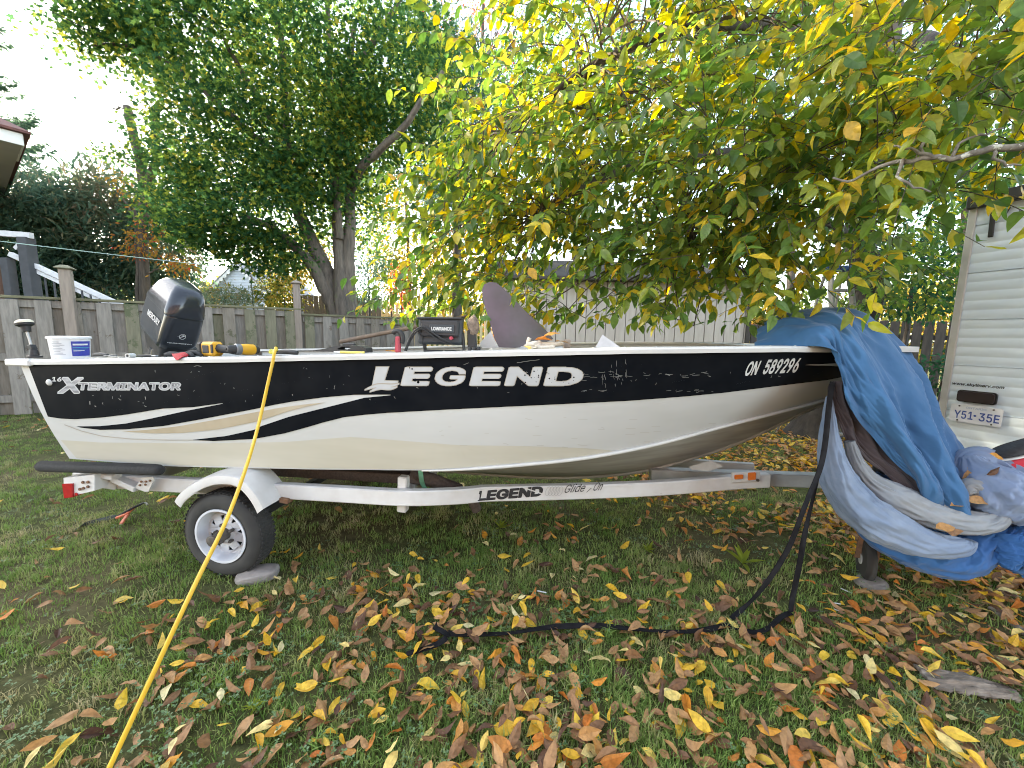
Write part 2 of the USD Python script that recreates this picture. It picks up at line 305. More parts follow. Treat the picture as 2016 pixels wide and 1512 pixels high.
def spread_ground(r, ranges, margin=.7):
    out = []
    for y0, y1, dens in ranges:
        x0, x1 = -1.5 * y1 - margin, 1.5 * y1 + margin; n = int((x1 - x0) * (y1 - y0) * dens); p = np.c_[r.uniform(x0, x1, n), r.uniform(y0, y1, n)]
        out.append(p[np.abs(p[:, 0]) < 1.5 * p[:, 1] + margin])
    return np.vstack(out)
gp = spread_ground(rg, [(.75, 1.6, 720), (1.6, 2.4, 560), (2.4, 3.4, 330), (3.4, 5, 150), (5, 7, 90), (7, 10, 30)])
cl = meshkit.fbm(np.c_[gp * 1.6, np.zeros(len(gp))], 3, 9); keep = rg.uniform(0, 1, len(gp)) < np.clip(.45 + 1.6 * (cl - .35), .3, 1) * np.where(gp[:, 0] > 1.2 + .0 * gp[:, 1], .8, 1); gp = gp[keep]; cl = cl[keep]
pk = np.where(rg.uniform(0, 1, len(gp)) < .06, 5, rg.integers(0, 5, len(gp)))
instancer('grass', protos, grassm, np.c_[gp, gz(gp[:, 0], gp[:, 1]) - .004], rg.uniform(0, 6.28, len(gp)), rg.uniform(.7, 1.25, len(gp)), rg.normal(0, .12, (len(gp), 2)), 'short green lawn grass growing around the fallen leaves', 'grass', pick=pk)
# clover and small weeds
def clover(r):
    V, F_ = [], []
    for _ in range(5):
        c = np.array([*r.normal(0, .022, 2), r.uniform(.018, .042)]); a0 = r.uniform(0, 6)
        for k in range(3):
            a = a0 + k * 2.09; d = np.array([math.cos(a), math.sin(a), .25]); s = np.array([-d[1], d[0], 0]); b = len(V); w = r.uniform(.003, .0055)
            V += [c, c + d * w + s * w * .8, c + d * w * 1.9 + s * w * .5, c + d * w * 1.9 - s * w * .5, c + d * w - s * w * .8]; F_ += [(b, b + 2, b + 1), (b, b + 3, b + 2), (b, b + 4, b + 3)]
    return np.array(V), np.array(F_)
cloverm = M('clover_green', (.075, .155, .05), (.12, .19, .075), 9, .5)
cp = spread_ground(rg, [(.75, 2.0, 130), (2.0, 3.2, 60)]); cn = meshkit.fbm(np.c_[cp * 1.1, np.ones(len(cp))], 3, 31); cp = cp[(cn > .47) | (rg.uniform(0, 1, len(cp)) < .15)]
instancer('clover', [clover(rg) for _ in range(5)], cloverm, np.c_[cp, gz(cp[:, 0], cp[:, 1])], rg.uniform(0, 6.28, len(cp)), rg.uniform(.7, 1.3, len(cp)), None, 'clover and tiny weeds growing in the lawn', 'ground cover')
# ============================================================ FALLEN LEAVES
fallm = leafmat('fallen_leaf', [(0.0, (.075, .038, .026)), (.14, (.17, .088, .045)), (.30, (.32, .175, .080)), (.48, (.47, .28, .125)), (.60, (.52, .25, .06)), (.70, (.55, .17, .03)), (.78, (.66, .38, .03)), (.88, (.74, .50, .05)), (.95, (.74, .60, .23)), (1.0, (.76, .68, .38))], trans=.18, tint=1.1, rough=.55, nscale=70, spec=.35, mott=.42)
rf = np.random.default_rng(33)
fshapes = [leaf_shape(1, w, fo, cu, 6, .45, tw, wv, rf) for w, fo, cu, tw, wv in ((.48, .22, .2, .1, .02), (.44, .5, .40, .3, .03), (.52, .14, .6, -.3, .03), (.46, -.2, -.5, .5, .03), (.42, .75, .2, .2, .02), (.54, .3, .8, .7, .04), (.48, -.4, .5, -.7, .03), (.40, .95, .7, .9, .04))]
def leaf_density(x, y):
    base = np.interp(x, [-6, -3.0, -1.6, -.9, -.2, .6, 1.4, 3, 6], [30, 70, 125, 185, 290, 380, 470, 500, 340])
    beh = np.interp(x, [-4, -1, 0, 1.0, 2.0, 3.5, 6], [14, 20, 40, 190, 560, 680, 560])
    k = np.clip((y - 2.0) / .5, 0, 1); und = np.where((y > 2.0) & (y < 3.2) & (x < 1.5), .55, 1)
    cl = meshkit.fbm(np.stack([x * 1.5, y * 1.8, 0 * x], -1), 3, 77); return (base * (1 - k) + beh * k) * np.clip(.25 + 3.4 * (cl - .32), .12, 2.0) * und
fp = spread_ground(rf, [(.8, 2.2, 1100), (2.2, 3.5, 1100), (3.5, 5.5, 660), (5.5, 7.5, 380), (7.5, 9.0, 200)], .5)
dm = np.repeat(1.0, len(fp)); lim = np.where(fp[:, 1] < 3.5, 1100, np.where(fp[:, 1] < 5.5, 660 * 1.5, np.where(fp[:, 1] < 7.5, 380 * 2.0, 700)))
fp = fp[rf.uniform(0, 1, len(fp)) < leaf_density(fp[:, 0], fp[:, 1]) / lim]
n = len(fp); fz = gz(fp[:, 0], fp[:, 1]) + .022 + rf.exponential(.015, n); far_ = np.clip((fp[:, 1] - 2.2) / 1.0, 0, 1) * np.clip((fp[:, 0] - .4) / 1.2, 0, 1)
u = rf.uniform(0, 1, n); ft = np.interp(u, [0, .05, .20, .58, .66, .72, .80, .93, 1], [0, .10, .26, .50, .60, .68, .80, .90, 1.0])
u2 = rf.uniform(0, 1, n); ft = np.where(rf.uniform(0, 1, n) < far_ * .75, np.interp(u2, [0, .15, .45, .6, .9, 1], [.2, .42, .55, .76, .87, .94]), ft)
leftish = fp[:, 0] < -.9; ft = np.where(leftish & (rf.uniform(0, 1, n) < .25), rf.uniform(.05, .4, n), ft)
fa = rf.uniform(0, 2 * np.pi, n); fd = np.c_[np.cos(fa), np.sin(fa), rf.normal(0, .22, n)]; fu = np.c_[rf.normal(0, .42, (n, 2)), np.ones(n)]; flip = rf.uniform(0, 1, n) < .3; fu[flip] *= -1
fs = rf.uniform(.050, .098, n) * np.where(rf.uniform(0, 1, n) < .2, .72, 1); fk = rf.integers(0, len(fshapes), n)
dist = np.linalg.norm(np.c_[fp, fz] - EYE, axis=1); inview = proj(np.c_[fp, fz]); vis = (inview[:, 0] > -10) & (inview[:, 0] < 2026) & (inview[:, 1] < 1520) & (inview[:, 1] > 700)
appar = np.where(vis, fs / dist, 0); top300 = np.argsort(-appar)[:300]; rest = np.setdiff1d(np.arange(n), top300)
V_, F_, I_ = scatter(fshapes, np.c_[fp, fz][rest], fd[rest], fu[rest], fs[rest], fk[rest], rf)
fm = usdkit.mesh(stage, '/World/fallen_leaves', (V_, F_), None); UsdShade.MaterialBindingAPI.Apply(fm.GetPrim()).Bind(fallm); set_tone(fm, ft[rest][I_]); data(fm.GetPrim(), 'brown and yellow fallen leaves lying all over the lawn', 'fallen leaves', None, 'stuff')
kinds = [(.13, 'dark maroon'), (.36, 'brown'), (.585, 'tan brown'), (.74, 'orange brown'), (.91, 'bright yellow'), (1.01, 'pale cream yellow')]
for i in top300:
    kd = next(nm for lim_, nm in kinds if ft[i] <= lim_)
    v, f, _ = scatter([fshapes[fk[i]]], np.array([[fp[i, 0], fp[i, 1], fz[i]]]), fd[i:i + 1], fu[i:i + 1], fs[i:i + 1], np.zeros(1, int), rf)
    ux, uy = inview[i]; zone = 'left of the yellow cord' if ux < 540 - (uy - 690) * .395 else 'behind the trailing black strap' if uy < 1235 else 'on the lower right beside the grey wood slab' if ux > 1500 else 'right of the yellow cord in front of the strap' if ux < 1000 else 'at the bottom middle in front of the strap'
    single('fallen_leaf', (v, f), fallm, f'{kd} fallen leaf {zone}', 'leaf', f'{kd} fallen leaves {zone}', tone=np.full(len(v), ft[i]))

# ============================================================ FENCES
M('old_wood', (.225, .195, .155), (.15, .13, .10), 5, .85, bump=.35, bscale=30, bdist=.004, stretch=(6, 6, .7), speck=((.10, .095, .055), 4, .60))
M('old_wood_grey', (.26, .235, .20), (.17, .155, .13), 5, .85, bump=.35, bscale=30, bdist=.004, stretch=(6, 6, .7), speck=((.13, .10, .07), 5, .62))
M('old_wood_green', (.19, .175, .115), (.13, .125, .08), 5, .88, bump=.35, bscale=30, bdist=.004, stretch=(6, 6, .7), speck=((.09, .10, .05), 4, .52))
M('post_wood', (.27, .22, .175), (.20, .165, .13), 5, .85, bump=.3, bscale=30, bdist=.004, stretch=(5, 5, .6), speck=((.05, .04, .03), 30, .74))
M('moss_wood', (.16, .15, .085), (.11, .105, .06), 6, .9, bump=.3, bscale=40)
woods = ['old_wood', 'old_wood_grey', 'old_wood_green', 'old_wood_grey']
def fence_pt(px): d = .93 / (.155 - 7.2e-5 * px); p = at_y(px, 640, d); return np.array([p[0], p[1], 0])
FD = unit(fence_pt(700) - fence_pt(0)); FN = np.array([FD[1], -FD[0], 0]); FN *= np.sign(-FN[1])          # FN points to the camera side
rw = np.random.default_rng(8)
def wood_fence(p0, L, top, label, zb=.05, phase=0.0, per=.34, bw=.185):
    t = Thing('wooden_fence', p0, label, 'fence'); P = lambda s, o, z: p0 + FD * s + FN * o + ZX * z
    t.part('top_rail', beam(P(-.02, 0, top - .02), P(L + .02, 0, top - .02), .13, .04), _m['moss_wood'])
    for z, nm in ((top - .115, 'rail'), (.95, 'rail'), (.30, 'rail')): t.part(nm, beam(P(0, 0, z), P(L, 0, z), .04, .115), _m['old_wood_grey'])
    k = 0; s = phase
    while s < L - .05:
        for o, ds in ((.034, 0), (-.034, per / 2)):
            if s + ds > L - .04: continue
            wd = bw * rw.uniform(.94, 1.04); h = top - .045 - rw.uniform(0, .02); x = s + ds
            m = cbox(wd, .024, h - zb, .004); m.apply_transform(trimesh.transformations.rotation_matrix(rw.normal(0, .006), [0, 1, 0])); m.apply_transform(frame(FD, np.cross(ZX, FD), ZX, P(x, o + rw.normal(0, .003), zb + (h - zb) / 2)))
            t.part('board', m, _m[woods[rw.integers(0, 4)]])
        s += per
    return t
fL = fence_pt(-140); fM = fence_pt(586); fR = fence_pt(840)
wood_fence(fL, np.linalg.norm(fM - fL) + .10, float(at_y(300, 594, fence_pt(300)[1])[2]), 'weathered grey board fence on the left, taller stretch behind the boat stern', phase=.10)
wood_fence(fM + FD * .1, np.linalg.norm(fR - fM), float(at_y(690, 621, fence_pt(690)[1])[2]), 'weathered grey board fence, lower stretch to the right of the grey post', phase=.12)
def post(px, ptop, wd, off, label, capm='post_wood'):
    b = fence_pt(px) + FN * off; z = float(at_y(px, ptop, b[1])[2]); t = Thing('fence_post', b, label, 'post', None)
    t.part('shaft', beam(b + ZX * .0, b + ZX * (z - .05), wd, wd, up=FD, c=.008), _m['post_wood']); 
    t.part('cap', cat(beam(b + ZX * (z - .05), b + ZX * (z - .025), wd * 1.55, wd * 1.55, up=FD, c=.01), trimesh.convex.convex_hull(np.vstack([b + ZX * (z - .026) + FD * (wd * .7 * i) + FN * (wd * .7 * j) for i in (-1, 1) for j in (-1, 1)] + [b + ZX * (z + .012) + FD * (wd * .3 * i) + FN * (wd * .3 * j) for i in (-1, 1) for j in (-1, 1)]))), _m[capm])
post(146, 524, .135, .10, 'tall tan wooden post with a flat cap in front of the fence', 'old_wood_green')
post(587, 554, .125, .0, 'grey wooden fence post between the two fence heights')

# ============================================================ SHED, LADDER, FAR FENCES
M('shed_paint', (.44, .39, .33), (.38, .335, .28), 3, .75, bump=.15, bscale=40, stretch=(4, 4, .7))
M('shed_dark', (.055, .045, .035), (.03, .025, .02), 4, .9)
SY = 8.0; sx0, sx1 = float(at_y(978, 600, SY)[0]), float(at_y(1478, 600, SY)[0]); sz = float(at_y(1250, 556, SY)[2])
shed = Thing('garden_shed', ((sx0 + sx1) / 2, SY, 0), 'beige garden shed with grooved panel wall behind the leafy branches', 'shed')
x = sx0; i = 0
while x < sx1 - .02:
    w = min(.2, sx1 - x); shed.part('wall_panel', cbox(w - .012, .018, sz, .003).apply_translation([x + w / 2, SY - .009 - (i % 3) * .001, sz / 2]), _m['shed_paint']); x += w; i += 1
shed.part('wall', cbox(sx1 - sx0, 2.4, sz - .01, .01).apply_translation([(sx0 + sx1) / 2, SY + 1.205, (sz - .01) / 2]), _m['shed_dark'])
shed.part('corner_trim', beam((sx1 - .03, SY - .035, 0), (sx1 - .03, SY - .035, sz), .03, .09, up=(1, 0, 0)), _m['shed_dark']); shed.part('corner_trim', beam((sx0 + .03, SY - .035, 0), (sx0 + .03, SY - .035, sz), .03, .09, up=(1, 0, 0)), _m['shed_paint'])
rz = sz; shed.part('roof', trimesh.convex.convex_hull(np.array([(sx0 - .2, SY - .3, rz), (sx1 + .2, SY - .3, rz), (sx0 - .2, SY - .3, rz + .06), (sx1 + .2, SY - .3, rz + .06), (sx0 - .2, SY + 1.2, rz + .62), (sx1 + .2, SY + 1.2, rz + .62), (sx0 - .2, SY + 2.7, rz), (sx1 + .2, SY + 2.7, rz)])), _m['shed_dark'])
ax_ = M('ladder_metal', (.42, .41, .39), (.34, .33, .31), 8, .45, metal=.5); bl = M('blue_plastic', (.02, .07, .25), (.015, .055, .2), 8, .45)
LY = 5.15; lad = Thing('step_ladder', at_z(1660, 800, 0) * [1, 0, 1] + [0, LY, 0], 'aluminium step ladder with blue top standing by the tree trunk', 'ladder')
LP = lambda px, py, dy=0: at_y(px, py, LY + dy)
lt = [LP(1636, 528), LP(1671, 528)]; lb = [LP(1652, 800, -.25), LP(1724, 800, -.25)]
zt = lt[0][2]
for a_, b_ in zip(lt, lb): lad.part('side_rail', beam(a_, b_ * [1, 1, 0], .03, .075, up=(0, 1, 0)), ax_)
for k_ in np.linspace(.12, .9, 7): lad.part('step', beam(lt[0] * (1 - k_) + lb[0] * [1, 1, 0] * k_, lt[1] * (1 - k_) + lb[1] * [1, 1, 0] * k_, .08, .03), ax_)
lad.part('top_cap', cbox(.36, .16, .06, .01).apply_translation((lt[0] + lt[1]) / 2 + [0, .05, .0]), bl)
for a_, q in zip(lt, (.05, .28)): lad.part('rear_leg', beam(a_ + [0, .08, -.03], [a_[0] + q, LY + .75, 0], .025, .03), ax_)
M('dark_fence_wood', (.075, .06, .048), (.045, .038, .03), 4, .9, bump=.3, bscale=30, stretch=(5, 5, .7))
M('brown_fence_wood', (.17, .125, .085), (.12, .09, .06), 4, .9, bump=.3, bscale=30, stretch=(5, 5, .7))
def straight_fence(name, p0, p1, top, bw, gap, mat, label, zb=.05, pointed=False, posts=True):
    p0, p1 = np.array([*p0, 0.0]), np.array([*p1, 0.0]); d = unit(p1 - p0); nrm = np.cross(d, ZX); L = np.linalg.norm(p1 - p0); t = Thing(name, p0, label, 'fence')
    for z in (top * .25, top * .82): t.part('rail', beam(p0 + nrm * -.035 + ZX * z, p1 + nrm * -.035 + ZX * z, .04, .09), mat)
    s = bw / 2
    while s < L:
        h = top - zb + rw.normal(0, .008); m = cbox(bw, .022, h, .004)
        if pointed: m = trimesh.convex.convex_hull(np.array([(a * bw / 2, b * .011, z) for a in (-1, 1) for b in (-1, 1) for z in (-h / 2, h / 2 - bw * .7)] + [(0, b * .011, h / 2) for b in (-1, 1)]))
        m.apply_transform(frame(d, np.cross(ZX, d), ZX, p0 + d * s + ZX * (zb + h / 2))); t.part('board' if not pointed else 'picket', m, mat); s += bw + gap
    return t
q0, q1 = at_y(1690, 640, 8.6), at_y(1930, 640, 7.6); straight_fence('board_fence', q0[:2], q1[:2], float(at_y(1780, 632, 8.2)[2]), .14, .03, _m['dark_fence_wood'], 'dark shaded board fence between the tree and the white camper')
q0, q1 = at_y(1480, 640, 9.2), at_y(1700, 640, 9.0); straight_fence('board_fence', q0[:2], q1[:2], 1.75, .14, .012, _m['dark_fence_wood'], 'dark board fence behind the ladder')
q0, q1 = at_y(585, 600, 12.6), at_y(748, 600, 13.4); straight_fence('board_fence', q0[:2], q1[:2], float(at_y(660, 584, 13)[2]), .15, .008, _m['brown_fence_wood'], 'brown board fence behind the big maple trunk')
q0, q1 = at_y(736, 600, 15.0), at_y(960, 600, 15.6); straight_fence('picket_fence', q0[:2], q1[:2], float(at_y(770, 596, 15)[2]), .10, .10, M('pale_pickets', (.62, .50, .28), (.5, .4, .22), 4, .8), 'sunlit pale picket fence right of the maple', pointed=True)
# ============================================================ HOUSE WITH DECK, GABLED HOUSE
M('siding_grey', (.30, .28, .26), (.25, .235, .22), 3, .8, stretch=(1, 1, 3)); M('white_trim', (.70, .69, .66), (.62, .61, .58), 4, .55); M('roof_red', (.15, .06, .05), (.10, .045, .04), 9, .9, bump=.4, bscale=40)
M('soffit_grey', (.50, .47, .44), (.44, .415, .39), 4, .7, stretch=(12, 1, 1))
HY = 9.0; hc = at_y(43, 287, HY); hd = unit(np.array([math.sin(math.radians(-54.7)), math.cos(math.radians(-54.7)), 0])); hw = np.array([-hd[1], hd[0], 0]); hw *= np.sign(-hw[0])   # hd: away along the eave, hw: leftwards along the fascia
house = Thing('neighbour_house', hc * [1, 1, 0], 'neighbour house with red brown roof and white fascia at left edge', 'house')
HP = lambda a, c, z: hc * [1, 1, 0] + hd * a + hw * c + ZX * z
ez = float(hc[2])
house.part('soffit', tri([HP(0, 0, ez), HP(0, 9, ez), HP(9, 9, ez), HP(9, 0, ez)], [(0, 1, 2, 3)]), _m['soffit_grey'])
house.part('fascia', cat(beam(HP(-.02, -.02, ez + .12), HP(-.02, 9, ez + .12), .03, .24), beam(HP(-.02, -.02, ez + .12), HP(1.4, -.02, ez + .12), .03, .24)), _m['white_trim'])
house.part('roof', trimesh.convex.convex_hull(np.vstack([HP(-.12, -.14, ez + .25), HP(-.12, 9, ez + .25), HP(9, -.14, ez + .25), HP(9, 9, ez + .25), HP(4.4, 3.6, ez + 3.0), HP(4.4, 9, ez + 3.0), HP(-.12, -.14, ez + .3), HP(9, -.14, ez + .3)])), _m['roof_red'])
house.part('wall', cat(*[cbox(7.0, 9.0, .19, .01).apply_transform(frame(hd, hw, ZX, HP(5.0, 5.05, .1 + i * .2))) for i in range(int(ez / .2))]), _m['siding_grey'])

DY = 8.9
M('deck_dark', (.06, .062, .068), (.045, .047, .052), 6, .7); M('deck_brown', (.16, .085, .06), (.12, .065, .045), 6, .8); M('rail_white', (.60, .60, .61), (.53, .53, .54), 5, .5)
deck = Thing('deck_stairs', at_y(60, 590, DY) * [1, 1, 0], 'raised deck with dark posts and white stair railing behind the fence', 'deck')
DPt = lambda px, py, dy=0: at_y(px, py, DY + dy)
deck.part('top_rail', beam(DPt(-60, 455), DPt(62, 464), .10, .12), _m['rail_white'])
z0 = lambda p: p * [1, 1, 0]
def dpost(px, ptop, w, m): a = DPt(px, ptop); return deck.part('post', beam(z0(a), a, w, w, up=(0, 1, 0)), m)
dpost(51, 468, .20, _m['deck_dark']); dpost(14, 508, .16, _m['deck_dark']); dpost(-22, 505, .2, _m['deck_brown'])
deck.part('stair_rail', beam(DPt(20, 500, -.02), DPt(245, 604, .3), .09, .10), _m['rail_white'])
deck.part('stair_rail', beam(DPt(70, 533, .05), DPt(235, 610, .3), .05, .085), _m['rail_white'])
deck.part('brace', beam(DPt(31, 490, -.06), DPt(48, 472, -.06), .06, .08), _m['rail_white'])
for q in (87, 105, 124, 143, 161, 178, 196): a = DPt(q, 533 + (q - 70) * .467 - 4, .1); deck.part('baluster', beam(a, a - ZX * .9, .03, .03, up=(0, 1, 0)), _m['deck_dark'])
deck.part('platform', cbox(3.0, 2.5, .2, .02).apply_translation(DPt(-60, 596, 1.3)), _m['deck_brown'])
for q in range(6): deck.part('step', cbox(.34, 1.1, .05, .01).apply_translation(DPt(95 + q * 26, 640, .6) * [1, 1, 0] + ZX * (1.35 - q * .2)), _m['deck_brown'])
GYd = 24.0; gh = Thing('white_house', at_y(467, 600, GYd) * [1, 1, 0], 'small white gabled house with scalloped trim beyond the fence', 'house')
M('siding_white', (.62, .66, .72), (.56, .60, .66), 3, .6)
ap, le, re = at_y(468, 519, GYd), at_y(420, 566, GYd), at_y(516, 566, GYd); zz = le[2]; k_ = 0; z = 0.1
while z < ap[2] - .05:
    h = .16; half = (re[0] - le[0]) / 2 * min(1.0, max(.05, (ap[2] - z - h * .5) / (ap[2] - zz)));
    gh.part('siding_board', trimesh.convex.convex_hull(np.array([(ap[0] + sx * half, GYd + dy, z + zz_) for sx in (-1, 1) for dy, zz_ in ((-.03, 0), (0, h), (.02, 0), (.02, h))])), _m['siding_white']); z += h
for a_, sgn in ((le, -1), (re, 1)):
    e = a_ + (a_ - ap) * .25; gh.part('roof', beam(ap + [0, 3, .1], e + [0, 3, .1], 6.4, .08), M('roof_grey', (.22, .22, .23), (.17, .17, .18), 6, .9))
    bb = gh.part('bargeboard', beam(ap + [0, -.16, .0], e + [0, -.16, .0], .04, .20), _m['white_trim'])
    for q in np.linspace(.12, .95, 8): gh.part('scallop', lathe([(0, 0), (.11, 0), (.11, .03), (0, .03)], 14, ap * (1 - q) + e * q + [0, -.17, -.12], (0, -1, 0)), _m['white_trim'], parent=bb)
# ============================================================ CAMPER
M('camper_siding', (.66, .755, .83), (.60, .69, .765), 2.5, .38, .46, bump=.03, bscale=20, stretch=(1, 1, 3), speck=((.40, .40, .36), 9, .68))
M('camper_trim', (.50, .50, .49), (.42, .42, .41), 6, .4, metal=.3)
kp = at_y(1868, 815, 3.44); cd = unit(np.array([.35, -.937, 0])); cn = np.array([-cd[1], cd[0], 0]); cn *= np.sign(-cn[0])   # cd: towards the camera along the wall, cn: out of the wall
def on_cam(px, py, off=0.0): d = ray(px, py); return EYE + d * (((kp + cn * off) - EYE) @ cn / (d @ cn))
ce = on_cam(1880, 640); ctop = float(on_cam(1912, 414)[2]); CPt = lambda s, z, o=0.0: ce * [1, 1, 0] + cd * s + cn * o + ZX * z
camper = Thing('camper_trailer', CPt(0, 0) - cn * 1.0, 'white camper trailer with ribbed siding and licence plate at right edge', 'camper')
L2 = 3.2; z = .45; rib = .0785; nr = 5
while z < ctop - .02:
    k_ = min(nr, int(round((ctop - z) / rib))) or 1; prof = []
    for i in range(k_): prof += [(z + i * rib + .002, .000), (z + i * rib + .012, .0032), (z + i * rib + .036, .0055), (z + i * rib + .062, .0032), (z + i * rib + rib - .004, .000)]
    zt_ = z + k_ * rib; prof = [(z, .008)] + prof + [(zt_ - .001, -.004)]
    camper.part('siding_panel', sheet(np.stack([np.stack([CPt(s, zz_, o) for zz_, o in prof]) for s in np.linspace(.02, L2, 6)], 0), flip=True), _m['camper_siding'], smooth=40); z = zt_
camper.part('body', trimesh.convex.convex_hull(np.vstack([CPt(s, zz_, o) for s in (.005, L2) for zz_ in (.45, ctop) for o in (-.01, -5.0)])), _m['camper_siding'])
camper.part('corner_trim', beam(CPt(.008, .42, .004), CPt(.008, ctop + .01, .004), .05, .034, up=cn), _m['camper_trim'])
camper.part('roof_edge', beam(CPt(-.02, ctop + .05, .02), CPt(L2, ctop + .05, .02), .10, .10), _m['trailer_black'] if 'trailer_black' in _m else M('trailer_black', (.015, .015, .017), (.02, .02, .022), 8, .4))
camper.part('roof', trimesh.convex.convex_hull(np.vstack([CPt(s, ctop + .1, o) for s in (-.02, L2) for o in (.02, -5.0)] + [CPt(s, ctop + .16, o) for s in (.02, L2) for o in (-.4, -4.5)])), M('camper_roof', (.10, .10, .11), (.07, .07, .08), 5, .8))
blk = M('black_bracket', (.012, .012, .013), (.02, .02, .02), 8, .5)
hb = camper.part('awning_bracket', beam(on_cam(1957, 405, .03), on_cam(1950, 467, .03), .03, .018, up=cn), blk)
camper.part('roof_light', beam(on_cam(1958, 412, .03), on_cam(1985, 413, .03), .04, .05), blk)
camper.part('light_lens', beam(on_cam(1968, 413, .055), on_cam(1984, 414, .055), .01, .03), M('dark_red_lens', (.06, .008, .008), (.05, .006, .006), 8, .25))
camper.part('wire', tube(catmull([on_cam(2008, 412, .012), on_cam(2006, 424, .016), on_cam(2001, 434, .012)], 10), .003, 6), blk)
RX, RZ = cd, ZX
def rr(c, w, h, th, r=.012): 
    m = prism(affinity.translate(Point(0, 0).buffer(0.0001).union(Polygon([(-w / 2 + r, -h / 2 + r), (w / 2 - r, -h / 2 + r), (w / 2 - r, h / 2 - r), (-w / 2 + r, h / 2 - r)])).buffer(r), 0, 0), th); m.apply_transform(frame(cd, np.cross(cn, cd), cn, c)); return m
vz = np.cross(cn, cd)
lc = on_cam(1923.5, 782, .02); camper.part('tail_reflector', rr(lc, .215, .085, .035, .02), M('reflector_dark', (.025, .015, .016), (.02, .012, .013), 6, .3, coat=.4))
camper.part('reflector_rim', rr(lc - cn * .004, .232, .102, .018, .024), blk)
plc = on_cam(1920, 817, .03); pm = M('plate_white', (.62, .65, .70), (.55, .58, .64), 6, .35)
plt_ = camper.part('licence_plate', rr(plc, .305, .152, .003, .012), pm)
sgn = 1 if vz[2] > 0 else -1
def cam_text(text, cx, cy, w, h, c, shear=0.0, fat=0.0, bold=True, off=.004, m=None):
    p = affinity.translate(tbox(text, w, h, shear, fat) if bold else affinity.scale(affinity.translate(text_fit(text, 0, 0, w, h, shear=shear, bold=False), 0, -h), 1, -1, origin=(0, 0)), cx - w / 2, cy - h / 2); return face_text(p, c, cd, vz * sgn, cn, off)
def late_camper():
    blue = M('plate_blue', (.03, .06, .26), (.04, .08, .30), 8, .4); bk = M('decal_black', (.012, .012, .014), (.02, .02, .022), 8, .5)
    camper.part('plate_number', cat(cam_text('Y51', -.068, -.012, .115, .07, plc, m=blue), cam_text('35E', .082, -.012, .115, .07, plc), face_text(affinity.translate(Point(0, 0).buffer(.009, 2), .0, -.008), plc, cd, vz * sgn, cn, .004)), blue, parent=plt_)
    camper.part('plate_province', cam_text('ONTARIO', .0, .053, .12, .017, plc, fat=-.01), M('plate_pale_blue', (.25, .33, .50), (.3, .38, .55), 8, .4), parent=plt_)
    for q in ((-.10, .062), (.10, .062), (-.1, -.062), (.1, -.062)): camper.part('bolt', lathe([(.006, 0), (.006, .005), (0, .006)], 10, plc + cd * q[0] + vz * sgn * q[1] + cn * .003, cn), blk, parent=plt_)
    wc_ = on_cam(1924, 759, .009); camper.part('web_address', cam_text('www.skylinerv.com', 0, 0, .31, .030, wc_, shear=.15, fat=.03, off=.004), bk)

# ============================================================ HOUSE ADDED BEHIND THE CAMERA, unseen, to shade the near side of the boat
M('house_brick', (.24, .15, .115), (.17, .11, .09), 9, .9, bump=.4, bscale=30)
own = Thing('brick_house', (0, -6.0, 0), 'unseen brick house added behind the camera to shade the near boat side', 'house')
own.part('wall', cbox(17, .4, 5.2, .02).apply_translation([0, -6.2, 2.6]), _m['house_brick'])
own.part('roof', trimesh.convex.convex_hull(np.array([(x, y, z) for x in (-9, 9) for y, z in ((-5.5, 5.2), (-5.5, 5.3), (-9.5, 7.6), (-13.5, 5.2))])), _m['roof_red'])
for x in (-5.5, -1.8, 3.6):
    for z in (1.6, 4.0):
        w_ = own.part('window', cbox(1.5, .06, 1.2, .01).apply_translation([x, -5.98, z]), _m['white_trim']); own.part('pane', cbox(1.34, .02, 1.04, .004).apply_translation([x, -5.94, z]), M('pane_dark', (.02, .025, .03), (.03, .035, .04), 3, .08), parent=w_)
# ============================================================ BOAT
M('white_paint', (.52, .52, .505), (.46, .46, .445), 3, .36, .46, bump=.04, bscale=30, speck=((.30, .28, .24), 34, .69))
M('hull_paint', (.485, .49, .485), (.44, .445, .432), 1.6, .34, .45, bump=.05, bscale=5, bdist=.02, speck=((.45, .42, .36), 14, .70), stretch=(.5, 1, 2))
M('black_paint', (.004, .005, .007), (.007, .008, .010), 8, .38, .48, spec=.045, bump=.03, bscale=8, bdist=.02, speck=((.10, .10, .10), 60, .765), stretch=(1, 1, 1))
M('cream_paint', (.46, .44, .375), (.42, .40, .33), 2.0, .36, .48, bump=.05, bscale=5, bdist=.02, stretch=(.4, 1, 3))
M('bare_metal', (.37, .362, .33), (.27, .262, .235), 5, .62, .72, metal=.04, stretch=(.35, 1, 4))
M('aluminium', (.50, .50, .49), (.40, .40, .39), 12, .38, .5, metal=.7)
M('gold_decal', (.33, .275, .185), (.41, .36, .275), 2, .4)
M('silver_decal', (.43, .44, .45), (.37, .38, .39), 6, .35, speck=((.07, .07, .07), 26, .72))
M('white_decal', (.58, .59, .58), (.52, .53, .52), 10, .35)
M('chrome_decal', (.40, .41, .43), (.12, .12, .13), 9, .3, stretch=(1, 1, 4))
M('tan_decal', (.36, .33, .28), (.30, .27, .23), 6, .4)
M('black_plastic', (.012, .012, .013), (.020, .020, .021), 20, .42, .55, bump=.05, bscale=120, bdist=.003)
M('black_gloss', (.008, .010, .013), (.012, .014, .018), 5, .16, .24, coat=.4)
M('floor_vinyl', (.30, .30, .29), (.24, .24, .23), 12, .7)
M('scratch', (.25, .25, .24), (.17, .17, .16), 20, .6)

